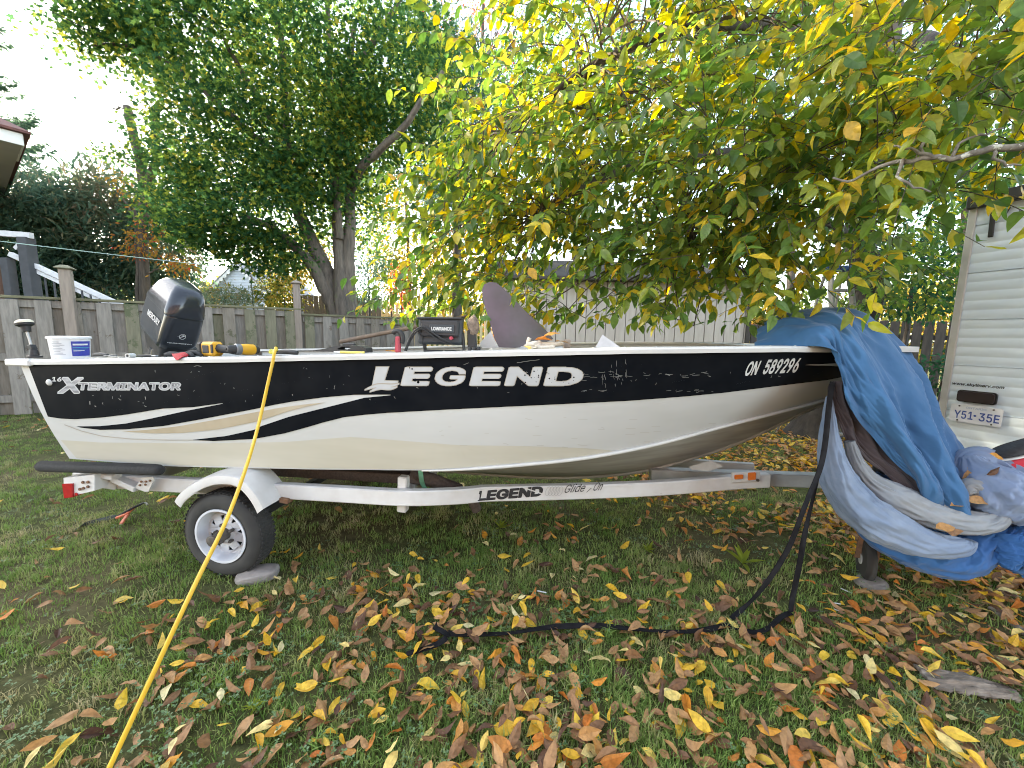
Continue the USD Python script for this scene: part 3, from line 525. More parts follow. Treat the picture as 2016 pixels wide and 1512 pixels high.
WG = lambda s: .86 * np.clip((np.asarray(s, float) - 2.9) / 2.3, 0, 1) ** 2.1
ZG = lambda s: np.interp(s, [0, 1.375, 2.32, 2.89, 3.5, 4.2, 5.25], [1.237, 1.289, 1.332, 1.36, 1.385, 1.400, 1.398]) - .030      # under the cap
WC = lambda s: .10 + .76 * np.clip((np.asarray(s, float) - 2.4) / 2.45, 0, 1) ** 1.8
def solve(px, py, wf, w=.1):
    for _ in range(60):
        p = b_of(at_w(px, py, w)); w = .5 * w + .5 * float(wf(p[0]))
    return p
_c = np.array([solve(*q, WC) for q in [(137, 903), (324, 918), (635, 924.6), (860, 926), (1150, 902), (1286, 876), (1423, 838), (1505, 818), (1600, 793)]])
CS, CZ = np.r_[_c[:, 0], 4.85], np.r_[_c[:, 2], 1.09]
o_ = np.argsort(CS); CS, CZ = CS[o_], CZ[o_]
ZC = lambda s: np.interp(s, CS, CZ)
KS = np.array([0, 2.2, 2.7, 3.03, 3.31, 3.68, 4.04, 4.37, 4.6, 4.79, 4.85]); KZ = np.array([.44, .43, .422, .424, .448, .507, .634, .785, .934, 1.051, 1.09])
NT = 90; tt = np.linspace(0, 1, NT)
gs, cs, ks = .05 + 5.13 * tt, .153 + 4.697 * tt, .2 + 4.65 * tt
Gc = np.c_[gs, WG(gs), ZG(gs)]; Cc = np.c_[cs, WC(cs), ZC(cs)]; Kc = np.c_[ks, np.full(NT, .86), np.interp(ks, KS, KZ)]
from scipy.ndimage import gaussian_filter1d as g1
for A_ in (Gc, Cc, Kc): A_[:, 2] = g1(A_[:, 2], 2, mode='nearest')
Cc[-1] = Kc[-1]
def mirror(A): A = A.copy(); A[..., 1] = 1.72 - A[..., 1]; return A
def toW(A): return B(A[..., 0], A[..., 1], A[..., 2])
def ruled(A, C_, n, bulge=0.0):
    u = np.linspace(0, 1, n)[None, :, None]; g = A[:, None] * (1 - u) + C_[:, None] * u
    g[..., 1] -= bulge * np.sin(np.pi * u[..., 0]); return g
SIDE = ruled(Gc, Cc, 16, .018)
boat = Thing('boat', ST + [0, 0, 0], 'open aluminium fishing boat with black and cream hull on a white trailer', 'boat')
hull = boat.part('side_panel', sheet(toW(SIDE)), _m['hull_paint'], smooth=True, label='near hull side with black band and swooshes')
boat.part('side_panel', sheet(toW(mirror(SIDE)), flip=True), _m['hull_paint'], smooth=True)
BOT = ruled(Cc, Kc, 10, 0.0)
boat.part('bottom_panel', sheet(toW(BOT)), _m['bare_metal'], smooth=True); boat.part('bottom_panel', sheet(toW(mirror(BOT)), flip=True), _m['bare_metal'], smooth=True)
tr = np.array([Gc[0], Cc[0], Kc[0], mirror(Cc[:1])[0], mirror(Gc[:1])[0]]); trW = toW(tr)
boat.part('transom', tri(np.vstack([trW, trW + AX * .04]), [(0, 1, 2), (0, 2, 4), (2, 3, 4), (5, 7, 6), (5, 9, 7), (7, 9, 8), (0, 9, 5), (0, 4, 9)]), _m['hull_paint'])
# gunwale caps (rolled edge), interior liner, floor
def cap_sweep(side):
    s = np.linspace(-.01, 5.215, 90); w = WG(s); z = ZG(s); e = np.gradient(w, s); nx, ny = -e / np.sqrt(1 + e * e), 1 / np.sqrt(1 + e * e)
    sec = np.array([(-.014, -.001), (-.016, .018), (-.010, .026), (0, .028), (.06, .028), (.068, .025), (.070, .014), (.060, .008), (.02, .003)])
    G = np.stack([np.stack([s + nx * a, w + ny * a, z + h], -1) for a, h in sec] + [np.stack([s + nx * sec[0][0], w + ny * sec[0][0], z + sec[0][1]], -1)], 1)
    if side: G = mirror(G)
    m = sheet(toW(G), flip=not side)
    e0 = trimesh.convex.convex_hull(toW(G[0])); return cat(m, e0)
boat.part('gunwale', cap_sweep(0), _m['white_paint'], smooth=40); boat.part('gunwale', cap_sweep(1), _m['white_paint'], smooth=40)
_k = np.linspace(2, NT - 8, 70).astype(int); LN = SIDE[_k] + [0, .045, 0]; LN[..., 1] = np.minimum(LN[..., 1], .86)
def liner(side):
    s = SIDE[_k, 0, 0]; w = np.minimum(WG(s) + .035, .86); z0 = ZG(s) + .006
    prof = [(0, 0), (.012, -.035), (.002, -.045), (.002, -.075), (.014, -.085)]
    G = np.stack([np.stack([s, np.minimum(w + a, .86), z0 + h], -1) for a, h in prof] + [LN[:, 7], LN[:, 10]], 1)
    if side: G = mirror(G)
    return sheet(toW(G), flip=not side)
boat.part('inner_wall', liner(0), _m['white_paint'], smooth=30); boat.part('inner_wall', liner(1), _m['white_paint'], smooth=30)
fl = np.stack([LN[:, 10], mirror(LN[:, 10])], 1)
boat.part('floor', sheet(toW(fl), flip=False), _m['floor_vinyl'])
s_ = np.linspace(.03, 1.3, 20); boat.part('aft_side_deck', sheet(toW(np.stack([np.stack([s_, np.full(20, .058), ZG(s_) + .025], -1), np.stack([s_, np.full(20, .20), ZG(s_) + .025], -1), np.stack([s_, np.full(20, .202), ZG(s_) - .2], -1)], 1))), _m['white_paint'], smooth=30)
s_ = np.linspace(2.15, 3.12, 20); boat.part('console_shelf', sheet(toW(np.stack([np.stack([s_, WG(s_) + .062, ZG(s_) + .024], -1), np.stack([s_, np.full(20, .24), ZG(s_) + .022], -1), np.stack([s_, np.full(20, .245), ZG(s_) - .3], -1)], 1))), _m['white_paint'], smooth=30)
s_ = np.linspace(4.2, 5.2, 30); boat.part('bow_deck', sheet(toW(np.stack([np.stack([s_, np.minimum(WG(s_) + .06, .86), ZG(s_) + .022], -1), np.stack([s_, np.maximum(1.66 - WG(s_), .86), ZG(s_) + .022], -1)], 1))), _m['white_paint'])
boat.part('bow_plate', cat(*[trimesh.convex.convex_hull(np.vstack([B(s, w, z) for s, w, z in [(5.0, .70, 1.405), (5.0, 1.02, 1.405), (5.24, .83, 1.40), (5.24, .89, 1.40), (5.0, .70, 1.37), (5.0, 1.02, 1.37), (5.24, .83, 1.368), (5.24, .89, 1.368)]]))]), _m['white_paint'])
boat.part('corner_bracket', cat(bbox(.06, .015, ZG(.06) + .013, .17, .075, .038, .006)), _m['white_paint'])
# chine strakes and keel strip
k = tt > .48
boat.part('chine_strake', tube(toW(Cc[k] - [0, .008, 0]), np.r_[np.linspace(.004, .011, 8), np.full(k.sum() - 8, .011)], 8), _m['white_paint'], smooth=True)
boat.part('chine_strake', tube(toW(mirror(Cc[k] - [0, .008, 0])), .011, 8), _m['white_paint'], smooth=True)
boat.part('keel_strip', tube(toW(Kc[3:] - [0, 0, .004]), .012, 6), _m['bare_metal'], smooth=True)
stem = np.array([[5.19, .86, 1.37], [5.08, .86, 1.28], [4.96, .86, 1.18], [4.85, .86, 1.09]]); boat.part('stem_bar', tube(toW(stem), .013, 8), _m['white_paint'], smooth=True)
# rivets along the cap
rv = [trimesh.creation.icosphere(1, .006) for _ in range(34)]
for i, m in enumerate(rv):
    s = .1 + i * .145; m.apply_scale([1, 1, .6]); m.apply_translation(B(s, WG(s) + .035, ZG(s) + .028))
boat.part('rivet_row', cat(*rv), _m['aluminium'], kind='stuff')
# ---- paint and lettering, laid on the near side
_sw = toW(SIDE).reshape(-1, 3); _pp = proj(_sw); _itp = LinearNDInterpolator(_pp, _sw)
_nm = np.array(sheet(toW(SIDE)).vertex_normals); _nm *= np.sign(-(_nm @ BX))[:, None]; _itn = LinearNDInterpolator(_pp, _nm)
def on_side(poly, off, edge=22):
    m = flat_poly(poly, edge); p = _itp(m.vertices[:, :2]); n = _itn(m.vertices[:, :2]); ok = ~np.isnan(p).any(1)
    if not ok.all():                                                         # a corner outside the panel: nearest point of the panel
        from scipy.spatial import cKDTree
        j = cKDTree(_pp).query(m.vertices[~ok, :2])[1]; p[~ok] = _sw[j]; n[~ok] = _nm[j]
    m = trimesh.Trimesh(p + n * off, m.faces, process=False)
    if m.face_normals @ BX @ np.ones(len(m.faces)) > 0: m.invert()
    return m
top_edge = [(x, y) for x, y in proj(toW(SIDE[:, 0] - [0, 0, .001])) if 40 < x < 1720]
band = [(95, 820), (122, 824), (149, 825), (198, 822), (248, 816), (322, 804), (380, 801.5), (439, 793.4), (439, 794.6), (372, 807.6), (298, 823.7), (248, 833.6), (198, 838.6), (151, 839), (159, 841.5), (198, 846), (248, 845), (322, 838.5), (397, 825), (500, 805.5), (539, 797), (578, 790), (638, 782), (697, 777), (769, 776.7),
        (769, 778), (717, 783), (678, 793), (638, 803), (598, 813), (570, 820), (515, 838.6), (500, 846), (446, 858), (376, 866), (421, 868), (500, 864), (560, 853), (608, 840), (638, 831), (678, 821), (717, 816.5), (763, 812.5), (874, 806.5), (1013, 799.7), (1152, 793), (1240, 788.6), (1350, 780), (1423, 773), (1559, 756), (1627, 748), (1668, 740)]
bp = Polygon(band + top_edge[::-1]).buffer(0)
boat.part('black_band', on_side(bp, .0020, 48), _m['black_paint'], parent=hull, smooth=True)
gold = Polygon([(642, 791.8), (600, 796), (555, 802), (507, 810.5), (420, 827), (350, 839), (290, 846), (240, 849), (300, 853), (360, 852), (430, 845), (509, 829), (545, 817), (580, 806)])
boat.part('gold_stripe', on_side(gold, .0020, 40), _m['gold_decal'], parent=hull, smooth=True)
hair = LineString([(128, 836), (160, 848), (200, 858), (260, 864), (335, 866), (380, 866)]).buffer(.7)
boat.part('pinstripe', on_side(hair, .0022), _m['tan_decal'], parent=hull)
cz = [(x, y) for x, y in proj(toW(SIDE[:, -1] + [0, 0, .004])) if 137 < x < 1225]
fade = Polygon([(120, 866), (200, 871), (400, 872.5), (560, 870), (690, 860), (760, 865), (902, 876), (1040, 878), (1150, 882), (1200, 886)] + [(x, y - 1.5) for x, y in cz[::-1]]).buffer(0)
boat.part('stained_lower_side', on_side(fade, .0014, 60), _m['cream_paint'], parent=hull, smooth=True)
# LEGEND, with the waves under the L
L_ = Polygon([(741, 722), (766, 722), (757.5, 749), (784, 750), (783, 757.5), (733.5, 757.5)])
def wave(x0, y0, x1, y1, h):
    t = np.linspace(0, 1, 24); xs = x0 + (x1 - x0) * t; yc = y0 + (y1 - y0) * t + 2.4 * np.sin(t * 2 * np.pi + 2.6); hh = h * np.sin(np.pi * np.clip(t, .02, .98)) ** .45
    return Polygon(np.r_[np.c_[xs, yc - hh / 2], np.c_[xs, yc + hh / 2][::-1]]).buffer(0)
waves = union_all([wave(719, 766, 786, 754, 6.5), wave(729, 769.5, 782, 760, 6.5)])
L_ = L_.difference(waves.buffer(1.3))
word = union_all([text_fit(ch, x0, 722.6 + (759 - 722.6) * 0, x1, 759, shear=.26, fat=(.015 if ch == 'G' else .045), dy=0) for ch, x0, x1 in (('E', 789, 853), ('G', 853, 921), ('E', 924, 993), ('N', 993, 1069), ('D', 1070, 1152))])
full = union_all([L_, word, waves])
boat.part('maker_lettering_outline', on_side(full.buffer(.9, join_style=2), .0026, 14), _m['tan_decal'], parent=hull)
boat.part('maker_lettering', on_side(full.buffer(-.5), .0034, 14), _m['silver_decal'], parent=hull)
chips = union_all([Point(x, y).buffer(r, 3) for x, y, r in zip(rng.uniform(1030, 1130, 26), rng.uniform(728, 756, 26), rng.uniform(.4, 1.6, 26))] + [Point(x, y).buffer(r, 3) for x, y, r in ((818, 748, 3), (824, 752, 2.6), (812, 726, 1.6), (807, 724, 1.2))])
boat.part('lettering_chips', on_side(chips, .0042), _m['black_paint'], parent=hull)
# 016 XTERMINATOR
x_ = text_fit('X', 115, 743, 166, 774, shear=.28, fat=.03); xt = text_fit('TERMINATOR', 153, 752.5, 358, 768, shear=.15, fat=.045); n16 = text_fit('16', 103, 742, 123, 751, shear=.1, fat=.02)
boat.part('model_lettering_outline', on_side(union_all([x_.buffer(1.1), xt.buffer(.7), n16]), .0026, 12), _m['silver_decal'], parent=hull)
boat.part('model_lettering', on_side(union_all([x_.buffer(-.7), xt.buffer(-.9)]), .0034, 12), _m['chrome_decal'], parent=hull)
dot = lathe([(0, .012), (.012, .011), (.018, .006), (.020, 0)], 20, _itp([[98, 752.5]])[0], -BX)
boat.part('drain_cap', dot, _m['white_paint'], parent=hull, smooth=40)
boat.part('registration_number', on_side(union_all([text_fit('ON', 1463, 711.5, 1499, 740, shear=.42, fat=.02, dy=2.2), text_fit('589296', 1499, 707, 1579, 736.5, shear=.42, fat=.02, dy=3.5)]), .0028, 12), _m['white_decal'], parent=hull)
# scratches
sc = []
def scr(x, y, l, a, w): sc.append(LineString([(x - l * math.cos(a), y - l * math.sin(a)), (x + rng.normal(0, .6), y + rng.normal(0, .6)), (x + l * math.cos(a), y + l * math.sin(a))]).buffer(w))
for i in range(22): scr(rng.uniform(1185, 1235), rng.uniform(712, 760), rng.uniform(1, 6), 1.5 + rng.normal(0, .12), rng.uniform(.18, .4))
for i in range(40): scr(rng.uniform(1130, 1420), rng.choice([734, 737, 770, 741]) + rng.normal(0, 1.6), rng.uniform(1, 7), rng.normal(0, .12), rng.uniform(.18, .45))
for i in range(60): scr(rng.uniform(200, 1620), rng.uniform(722, 790), rng.uniform(.4, 2.2), rng.uniform(0, 3), rng.uniform(.2, .5))
for i in range(12): scr(rng.uniform(165, 300), rng.uniform(778, 800), rng.uniform(.5, 3), rng.choice([1.5, .4]), rng.uniform(.3, .7))
scr(1040, 711, 22, -.14, .4); scr(918, 716, 5, -.4, .4); scr(1140, 748, 14, .06, .4); scr(390, 721, 7, 0, .4)
boat.part('scratch_marks', on_side(union_all([g for g in sc if bp.contains(g)]), .0030), _m['scratch'], parent=hull, kind='stuff')
sg = [LineString([(x, y), (x + rng.uniform(4, 20), y + rng.normal(0, 1.2))]).buffer(.25) for x, y in zip(rng.uniform(800, 1400, 26), rng.uniform(822, 880, 26))]
boat.part('scuff_marks', on_side(union_all(sg), .0014), _m['tan_decal'], parent=hull, kind='stuff')

# ---- windshield, seats and fittings inside
wsm = M('smoked_acrylic', (.085, .066, .060), (.13, .088, .110), 3.2, .30, .40, spec=.45, speck=((.16, .14, .14), 40, .74))  # brown to purple noise puts the look of reflections into the colour
def on_plane(pts, w): return np.array([b_of(at_w(x, y, w))[[0, 2]] for x, y in pts])
def plate(pts, w, th, bend=None, edge=.05):
    p2 = on_plane(pts, w); m = flat_poly(Polygon(p2), edge); v = m.vertices
    off = bend(v[:, 0], v[:, 1]) if bend else 0 * v[:, 0]
    a = np.c_[v[:, 0], w + off, v[:, 1]]; b2 = a + [0, th, 0]; N = len(a)
    e = m.edges_sorted; u, c = np.unique(e, axis=0, return_counts=True); bd = set(map(tuple, u[c == 1])); rim = []
    for f in m.faces:
        for i in range(3):
            p, q = f[i], f[(i + 1) % 3]
            if (min(p, q), max(p, q)) in bd: rim += [(p, p + N, q), (q, p + N, q + N)]
    mm = trimesh.Trimesh(toW(np.vstack([a, b2])), np.vstack([m.faces, m.faces[:, ::-1] + N, np.array(rim)]), process=False); 
    if mm.volume < 0: mm.invert()
    return mm
WS = [(980, 684), (972, 668), (957, 623), (946, 590), (942.5, 568), (946, 556), (956, 550), (970, 551), (981, 560), (1000, 578), (1027, 608), (1055, 634), (1080, 659), (1086, 668), (1060, 680), (1010, 686)]
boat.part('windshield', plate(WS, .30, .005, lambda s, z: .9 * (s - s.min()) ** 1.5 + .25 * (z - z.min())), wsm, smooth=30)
boat.part('console', bbox(2.94, .50, ZG(3) - .10, .5, .3, .26, .05), _m['white_paint'], smooth=30)
boat.part('windshield_bracket', plate([(944, 676), (966, 652), (972, 666), (980, 684), (950, 686)], .295, .012), _m['white_paint'])
boat.part('bracket', plate([(1172, 684), (1187, 659), (1222, 684)], .16, .01, lambda s, z: .3 * (z - z.min())), _m['aluminium'])
sl = Thing.part
po = at_w(68, 704, .10)
boat.part('light_base', cat(lathe([(.0, 0), (.034, 0), (.034, .010), (.022, .014), (.018, .045), (.014, .05)], 16, po), beam(po + [.0, 0, .045], po + [-.012, 0, .075], .03, .03)), _m['black_plastic'], smooth=40, label='black socket of the stern light')
pt_ = at_w(52, 650, .10)
pol = boat.part('light_pole', tube([po + [-.004, 0, .05], pt_], .0065, 10), _m['aluminium'], smooth=40)
d_ = unit(pt_ - po)
boat.part('stern_light', lathe([(.0, -.01), (.018, -.01), (.022, .02), (.038, .03), (.040, .042), (.0, .043)], 20, pt_, d_), _m['black_plastic'], parent=pol, smooth=40)
lens = M('light_lens', (.62, .58, .45), (.55, .5, .38), 9, .25)
boat.part('light_lens', lathe([(.039, .042), (.038, .052), (.030, .060), (.0, .063)], 20, pt_, d_), lens, parent=pol, smooth=40)
# grab rail of the far side, seat base seen over the near side
boat.part('rear_seat', bbox(1.6, 1.05, ZG(1.6) - .12, .45, .5, .1, .03), M('seat_vinyl', (.20, .20, .21), (.16, .16, .17), 8, .6), smooth=30)

# ============================================================ OUTBOARD MOTOR
mc = at_w(314, 682, .62)                                                 # lower near corner
_q = unit((EYE - mc) * [1, 1, 0]); _p = np.array([-_q[1], _q[0], 0])          # towards us, and to our right
_p *= np.sign(_p[0])
def wdir(r, u, q): return unit(r * _p + u * ZX + q * _q)
mu = wdir(.243, .905, .36); me2 = wdir(-.27, .41, -.871); me2 = unit(me2 - mu * (me2 @ mu)); me1 = wdir(.932, -.1165, -.344); me1 = unit(me1 - mu * (me1 @ mu) - me2 * (me1 @ me2))
mW, mD, mH = .24, .43, .44
def msec(h, k1, k2, sh1=0.0, sh2=0.0, r=.25, n=7):                         # rounded rectangular section at height h
    pts = []
    for cx, cy, a0 in ((1, 1, 0), (0, 1, 90), (0, 0, 180), (1, 0, 270)):
        R_ = r * min(mW * k1, mD * k2)
        cxx = mW / 2 + (cx - .5) * (mW * k1) + (R_ if cx == 0 else -R_); cyy = mD / 2 + (cy - .5) * mD * k2 + (R_ if cy == 0 else -R_)
        for a in np.radians(np.linspace(a0, a0 + 90, n)): pts.append((cxx + R_ * math.cos(a) + sh1, cyy + R_ * math.sin(a) + sh2))
    p = np.array(pts); return mc + p[:, :1] * me1 + p[:, 1:] * me2 + h * mu
def loft(secs, cap=True):
    S_ = np.array(secs); n = S_.shape[1]; S2 = np.concatenate([S_, S_[:, :1]], 1); f = grid_faces(len(secs), n + 1)
    m = tri(S2.reshape(-1, 3), f); out = [m]
    if cap:
        for q, c_ in ((0, secs[0]), (-1, secs[-1])):
            cc = np.vstack([c_, c_.mean(0)]); ff = [(i, (i + 1) % n, n) for i in range(n)]; mm = tri(cc, ff)
            out.append(mm)
    m = trimesh.util.concatenate(out); m.merge_vertices(); trimesh.repair.fix_normals(m); return m
motor = Thing('outboard_motor', mc, 'glossy black outboard motor tilted up at the boat stern', 'outboard motor')
cow = motor.part('cowling', loft([msec(-.03, .88, .88, .0, .0, .3), msec(0, .97, .97), msec(.02, 1, 1), msec(.12, 1.02, 1.02), msec(.225, 1.0, 1.0), msec(.232, .985, .985)], True), _m['black_gloss'], smooth=35)
motor.part('cowling_top', loft([msec(.234, 1.0, 1.0), msec(.242, 1.03, 1.03, 0, 0, .27), msec(.27, 1.02, 1.02, 0, 0, .3), msec(.33, .95, .95, .005, 0, .34), msec(.38, .86, .84, .015, .01, .38), msec(.415, .70, .66, .02, .015, .42), msec(.43, .45, .40, .02, .015, .45)], True), _m['black_gloss'], smooth=50)
motor.part('cowling_seam', loft([msec(.108, 1.026, 1.026), msec(.114, 1.026, 1.026)], False), _m['black_plastic'], parent=cow) if False else None
motor.part('lower_case', loft([msec(-.16, .55, .6), msec(-.06, .75, .78), msec(-.028, .87, .87)], True), _m['black_plastic'], smooth=35)
leg = tube([mc + me1 * mW / 2 + me2 * mD / 2 - mu * .12, mc + me1 * mW / 2 + me2 * mD / 2 - mu * .75], [.085, .055], 12)
motor.part('leg', leg, _m['black_gloss'], smooth=40)
motor.part('gearcase', lathe([(0, -.22), (.04, -.18), (.055, 0), (.045, .14), (.03, .2), (0, .21)], 16, mc + me1 * mW / 2 + me2 * mD / 2 - mu * .78, me2), _m['black_gloss'], smooth=40)
motor.part('clamp_bracket', cat(bbox(.11, .86, 1.12, .16, .26, .34, .02)), _m['black_plastic'])
def face_text(poly, o, ex, ey, nrm, off=.003):                               # flat lettering on a face of the motor
    m = flat_poly(poly, .5); m = trimesh.Trimesh(o + m.vertices[:, :1] * ex + m.vertices[:, 1:2] * ey + nrm * off, m.faces, process=False)
    if (m.face_normals @ nrm).sum() < 0: m.invert()
    return m
def tbox(text, w, h, shear=0.0, fat=0.0):
    p = text_fit(text, 0, 0, w, h, shear=shear, fat=fat); return affinity.scale(affinity.translate(p, 0, -h), 1, -1, origin=(0, 0))
motor.part('maker_lettering', face_text(tbox('MERCURY', .215, .046, .1, .03), mc + me2 * (mD * .66) + mu * .125 - me1 * .0035, -me2, mu, -me1, .004), _m['white_decal'], parent=cow)
motor.part('model_lettering', face_text(tbox('FOURSTROKE EFI', .15, .0072, .0, .0), mc + me1 * .035 + mu * .035 - me2 * .0035, me1, mu, -me2, .004), _m['white_decal'], parent=cow)
ring = Point(0, 0).buffer(.021).difference(Point(0, 0).buffer(.0175)); sw = union_all([Polygon([(-.034, .001), (-.012, -.004), (.010, .006), (.02, .008), (.004, -.001), (-.012, -.008)]), Polygon([(-.012, .006), (.006, .013), (.012, .004), (.0, .004)])])
motor.part('emblem', face_text(union_all([ring, sw]), mc + me1 * .115 + mu * .095 - me2 * .0035, me1, mu, -me2, .004), _m['white_decal'], parent=cow)
# ============================================================ TRAILER
M('trailer_paint', (.54, .535, .525), (.475, .46, .44), 7, .35, .5, speck=((.20, .09, .04), 22, .70), bump=.05, bscale=40)
M('galvanized', (.42, .42, .41), (.34, .34, .33), 10, .5, .6, metal=.3)
M('rubber', (.016, .016, .016), (.028, .027, .025), 14, .75, .85, bump=.25, bscale=120, bdist=.004)
M('rim_paint', (.50, .52, .55), (.43, .45, .49), 10, .35, speck=((.16, .13, .10), 30, .68))
M('carpet', (.010, .011, .012), (.022, .022, .022), 60, .95, bump=.5, bscale=300, bdist=.004, speck=((.30, .30, .28), 26, .74))
M('roller_carpet', (.10, .075, .065), (.06, .045, .04), 80, .95, bump=.5, bscale=300, bdist=.004)
M('rusty', (.20, .10, .05), (.11, .06, .035), 30, .8, .9, bump=.3, bscale=90)
M('hub_grease', (.05, .045, .04), (.10, .085, .07), 40, .45, .7, metal=.3)
M('red_lens', (.28, .008, .010), (.22, .006, .008), 30, .18, coat=.5)
M('amber_lens', (.62, .15, .02), (.5, .11, .015), 30, .2, coat=.5)
M('trailer_black', (.015, .015, .017), (.02, .02, .022), 8, .4)
trl = Thing('boat_trailer', B(1.2, .86, 0), 'white boat trailer with bent side rails carrying the boat', 'trailer')
def sweep_rect(P, wid, hgt, c=.006):
    P = np.asarray(P, float); T = np.gradient(P, axis=0); T /= np.linalg.norm(T, axis=1, keepdims=True)
    Y = np.cross([0, 0, 1.0], T); Y /= np.linalg.norm(Y, axis=1, keepdims=True); Z = np.cross(T, Y)
    w, h = wid / 2, hgt / 2; sec = [(-w + c, -h), (w - c, -h), (w, -h + c), (w, h - c), (w - c, h), (-w + c, h), (-w, h - c), (-w, -h + c)]; sec.append(sec[0])
    G = np.stack([P + a * Y + b * Z for a, b in sec], 1); m = sheet(G); return cat(m, trimesh.convex.convex_hull(G[0]), trimesh.convex.convex_hull(G[-1]))
def railp(side):
    s = np.r_[np.linspace(.12, 2.2, 12), np.linspace(2.26, 2.7, 12), np.linspace(2.8, 4.45, 12)]
    k = np.interp(s, [2.3, 4.45], [0, 1]); soft = np.clip((s - 2.25) / .35, 0, 1); w = .15 + .61 * np.where(s < 2.6, .145 * soft ** 2 / .145 * .07, np.maximum(k, .07))
    w = g1(np.interp(s, [.12, 2.35, 4.45], [.15, .15, .80]), 2.0, mode='nearest'); w = np.interp(s, s, w)
    z = np.interp(s, [.12, .71, 1.82, 2.33, 3.0, 3.94, 4.45], [.478, .486, .512, .523, .522, .503, .556]) 
    z = g1(z, 2, mode='nearest')
    return B(s, w if not side else 1.72 - w, z)
rail0 = railp(0)
rail = trl.part('side_rail', sweep_rect(rail0, .05, .088), _m['trailer_paint'], smooth=30); trl.part('side_rail', sweep_rect(railp(1), .05, .088), _m['trailer_paint'], smooth=30)
tg = B([3.5, 4.4, 5.6], [.86, .86, .86], [.50, .552, .56])
trl.part('tongue', beam(B(3.75, .84, .505), B(5.55, .86, .555), .075, .085, c=.006), _m['galvanized'])
for s in (.55, 2.28): trl.part('cross_member', beam(B(s, .17, .49 if s < 1 else .50), B(s, 1.55, .49 if s < 1 else .50), .05, .07), _m['trailer_paint'])
_wc = at_w(434, 1056, .02) + BX * .065; trl.part('axle', beam(_wc + BX * .09, _wc + BX * 1.46, .05, .05), _m['trailer_black'])
trl.part('coupler', trimesh.convex.convex_hull(np.vstack([B(5.55, .80, .53), B(5.55, .92, .53), B(5.55, .80, .60), B(5.55, .92, .60), B(5.82, .83, .54), B(5.82, .89, .54), B(5.82, .83, .60), B(5.82, .89, .60)])), _m['trailer_black'])
# wheels
def make_wheel(c, side):
    o = -BX if side == 0 else BX
    R_, r_, wd = .252, .152, .135
    ty = lathe([(r_ + .004, -wd / 2 + .012), (r_ + .02, -wd / 2), (R_ - .05, -wd / 2 - .002), (R_ - .02, -wd / 2 + .004), (R_ - .006, -wd / 2 + .018), (R_, -wd / 2 + .034), (R_ + .002, 0), (R_, wd / 2 - .034), (R_ - .006, wd / 2 - .018), (R_ - .02, wd / 2 - .004), (R_ - .05, wd / 2 + .002), (r_ + .02, wd / 2), (r_ + .004, wd / 2 - .012)], 48, c, o)
    T_ = trl.part('tyre', ty, _m['rubber'], smooth=45)
    tread = []
    for i in range(60):
        a = i * 2 * np.pi / 60; x = unit(np.cross(o, ZX)); e = x * math.cos(a) + ZX * math.sin(a); tn = -x * math.sin(a) + ZX * math.cos(a)
        for q in (-.042, -.014, .014, .042):
            m = cbox(.015, .022, .008, .002); m.apply_transform(frame(unit(tn + o * .35 * np.sign(q)), unit(np.cross(e, unit(tn + o * .35 * np.sign(q)))), e, c + e * (R_ + .001 - abs(q) * .06) + o * q)); tread.append(m)
    trl.part('tread_blocks', cat(*tread), _m['rubber'], parent=T_, kind='stuff')
    W_ = trl.part('rim', lathe([(r_ + .010, wd / 2 - .004), (r_ + .010, wd / 2 + .002), (r_ - .002, wd / 2 + .002), (r_ - .010, wd / 2 - .012), (r_ - .014, wd / 2 - .04), (r_ - .022, wd / 2 - .055)], 40, c, o), _m['rim_paint'], smooth=40)
    # disc with spoke windows
    rad = r_ - .022; disc = Point(0, 0).buffer(rad, 48)
    for i in range(8):
        a = i * np.pi / 4 + .2; q = np.array([(.078, -.014), (.098, -.017), (.1, 0), (.098, .017), (.078, .012)])
        q = np.array([(.079, .0), (.105, -.015), (.105, .010)]); cs_, sn = math.cos(a), math.sin(a)
        disc = disc.difference(Polygon([(x * cs_ - y * sn, x * sn + y * cs_) for x, y in q]).buffer(.002))
    x = unit(np.cross(ZX, o)); y = np.cross(o, x)
    dm = prism(disc, .005); v = dm.vertices; rr = np.linalg.norm(v[:, :2], axis=1); v[:, 2] += wd / 2 - .062 + .022 * np.clip(1 - np.abs(rr - .085) / .05, 0, 1); dm.vertices = v
    dm.apply_transform(frame(x, y, o, c)); trl.part('wheel_disc', dm, _m['rim_paint'], parent=W_)
    trl.part('hub_recess', lathe([(.062, wd / 2 - .052), (.058, wd / 2 - .040), (.045, wd / 2 - .036), (.0, wd / 2 - .036)], 28, c, o), _m['rim_paint'], parent=W_, smooth=40)
    trl.part('backing', lathe([(.14, wd / 2 - .08), (.0, wd / 2 - .08)], 24, c, o), _m['trailer_black'], parent=W_)
    trl.part('hub', lathe([(.034, wd / 2 - .04), (.034, wd / 2 + .004), (.029, wd / 2 + .012), (.028, wd / 2 + .044), (.032, wd / 2 + .048), (.032, wd / 2 + .056), (.024, wd / 2 + .062), (.0, wd / 2 + .063)], 24, c, o), _m['hub_grease'], smooth=35)
    for i in range(5):
        a = i * 2 * np.pi / 5 + .5; p = c + (x * math.cos(a) + y * math.sin(a)) * .055
        trl.part('lug_nut', lathe([(.010, wd / 2 - .04), (.010, wd / 2 - .018), (.006, wd / 2 - .012), (0, wd / 2 - .012)], 6, p, o), _m['hub_grease'])
wc = at_w(434, 1056, .02) + BX * .065; print('wheel z', wc[2])
make_wheel(wc, 0); wc2 = wc + BX * 1.55; make_wheel(wc2, 1)
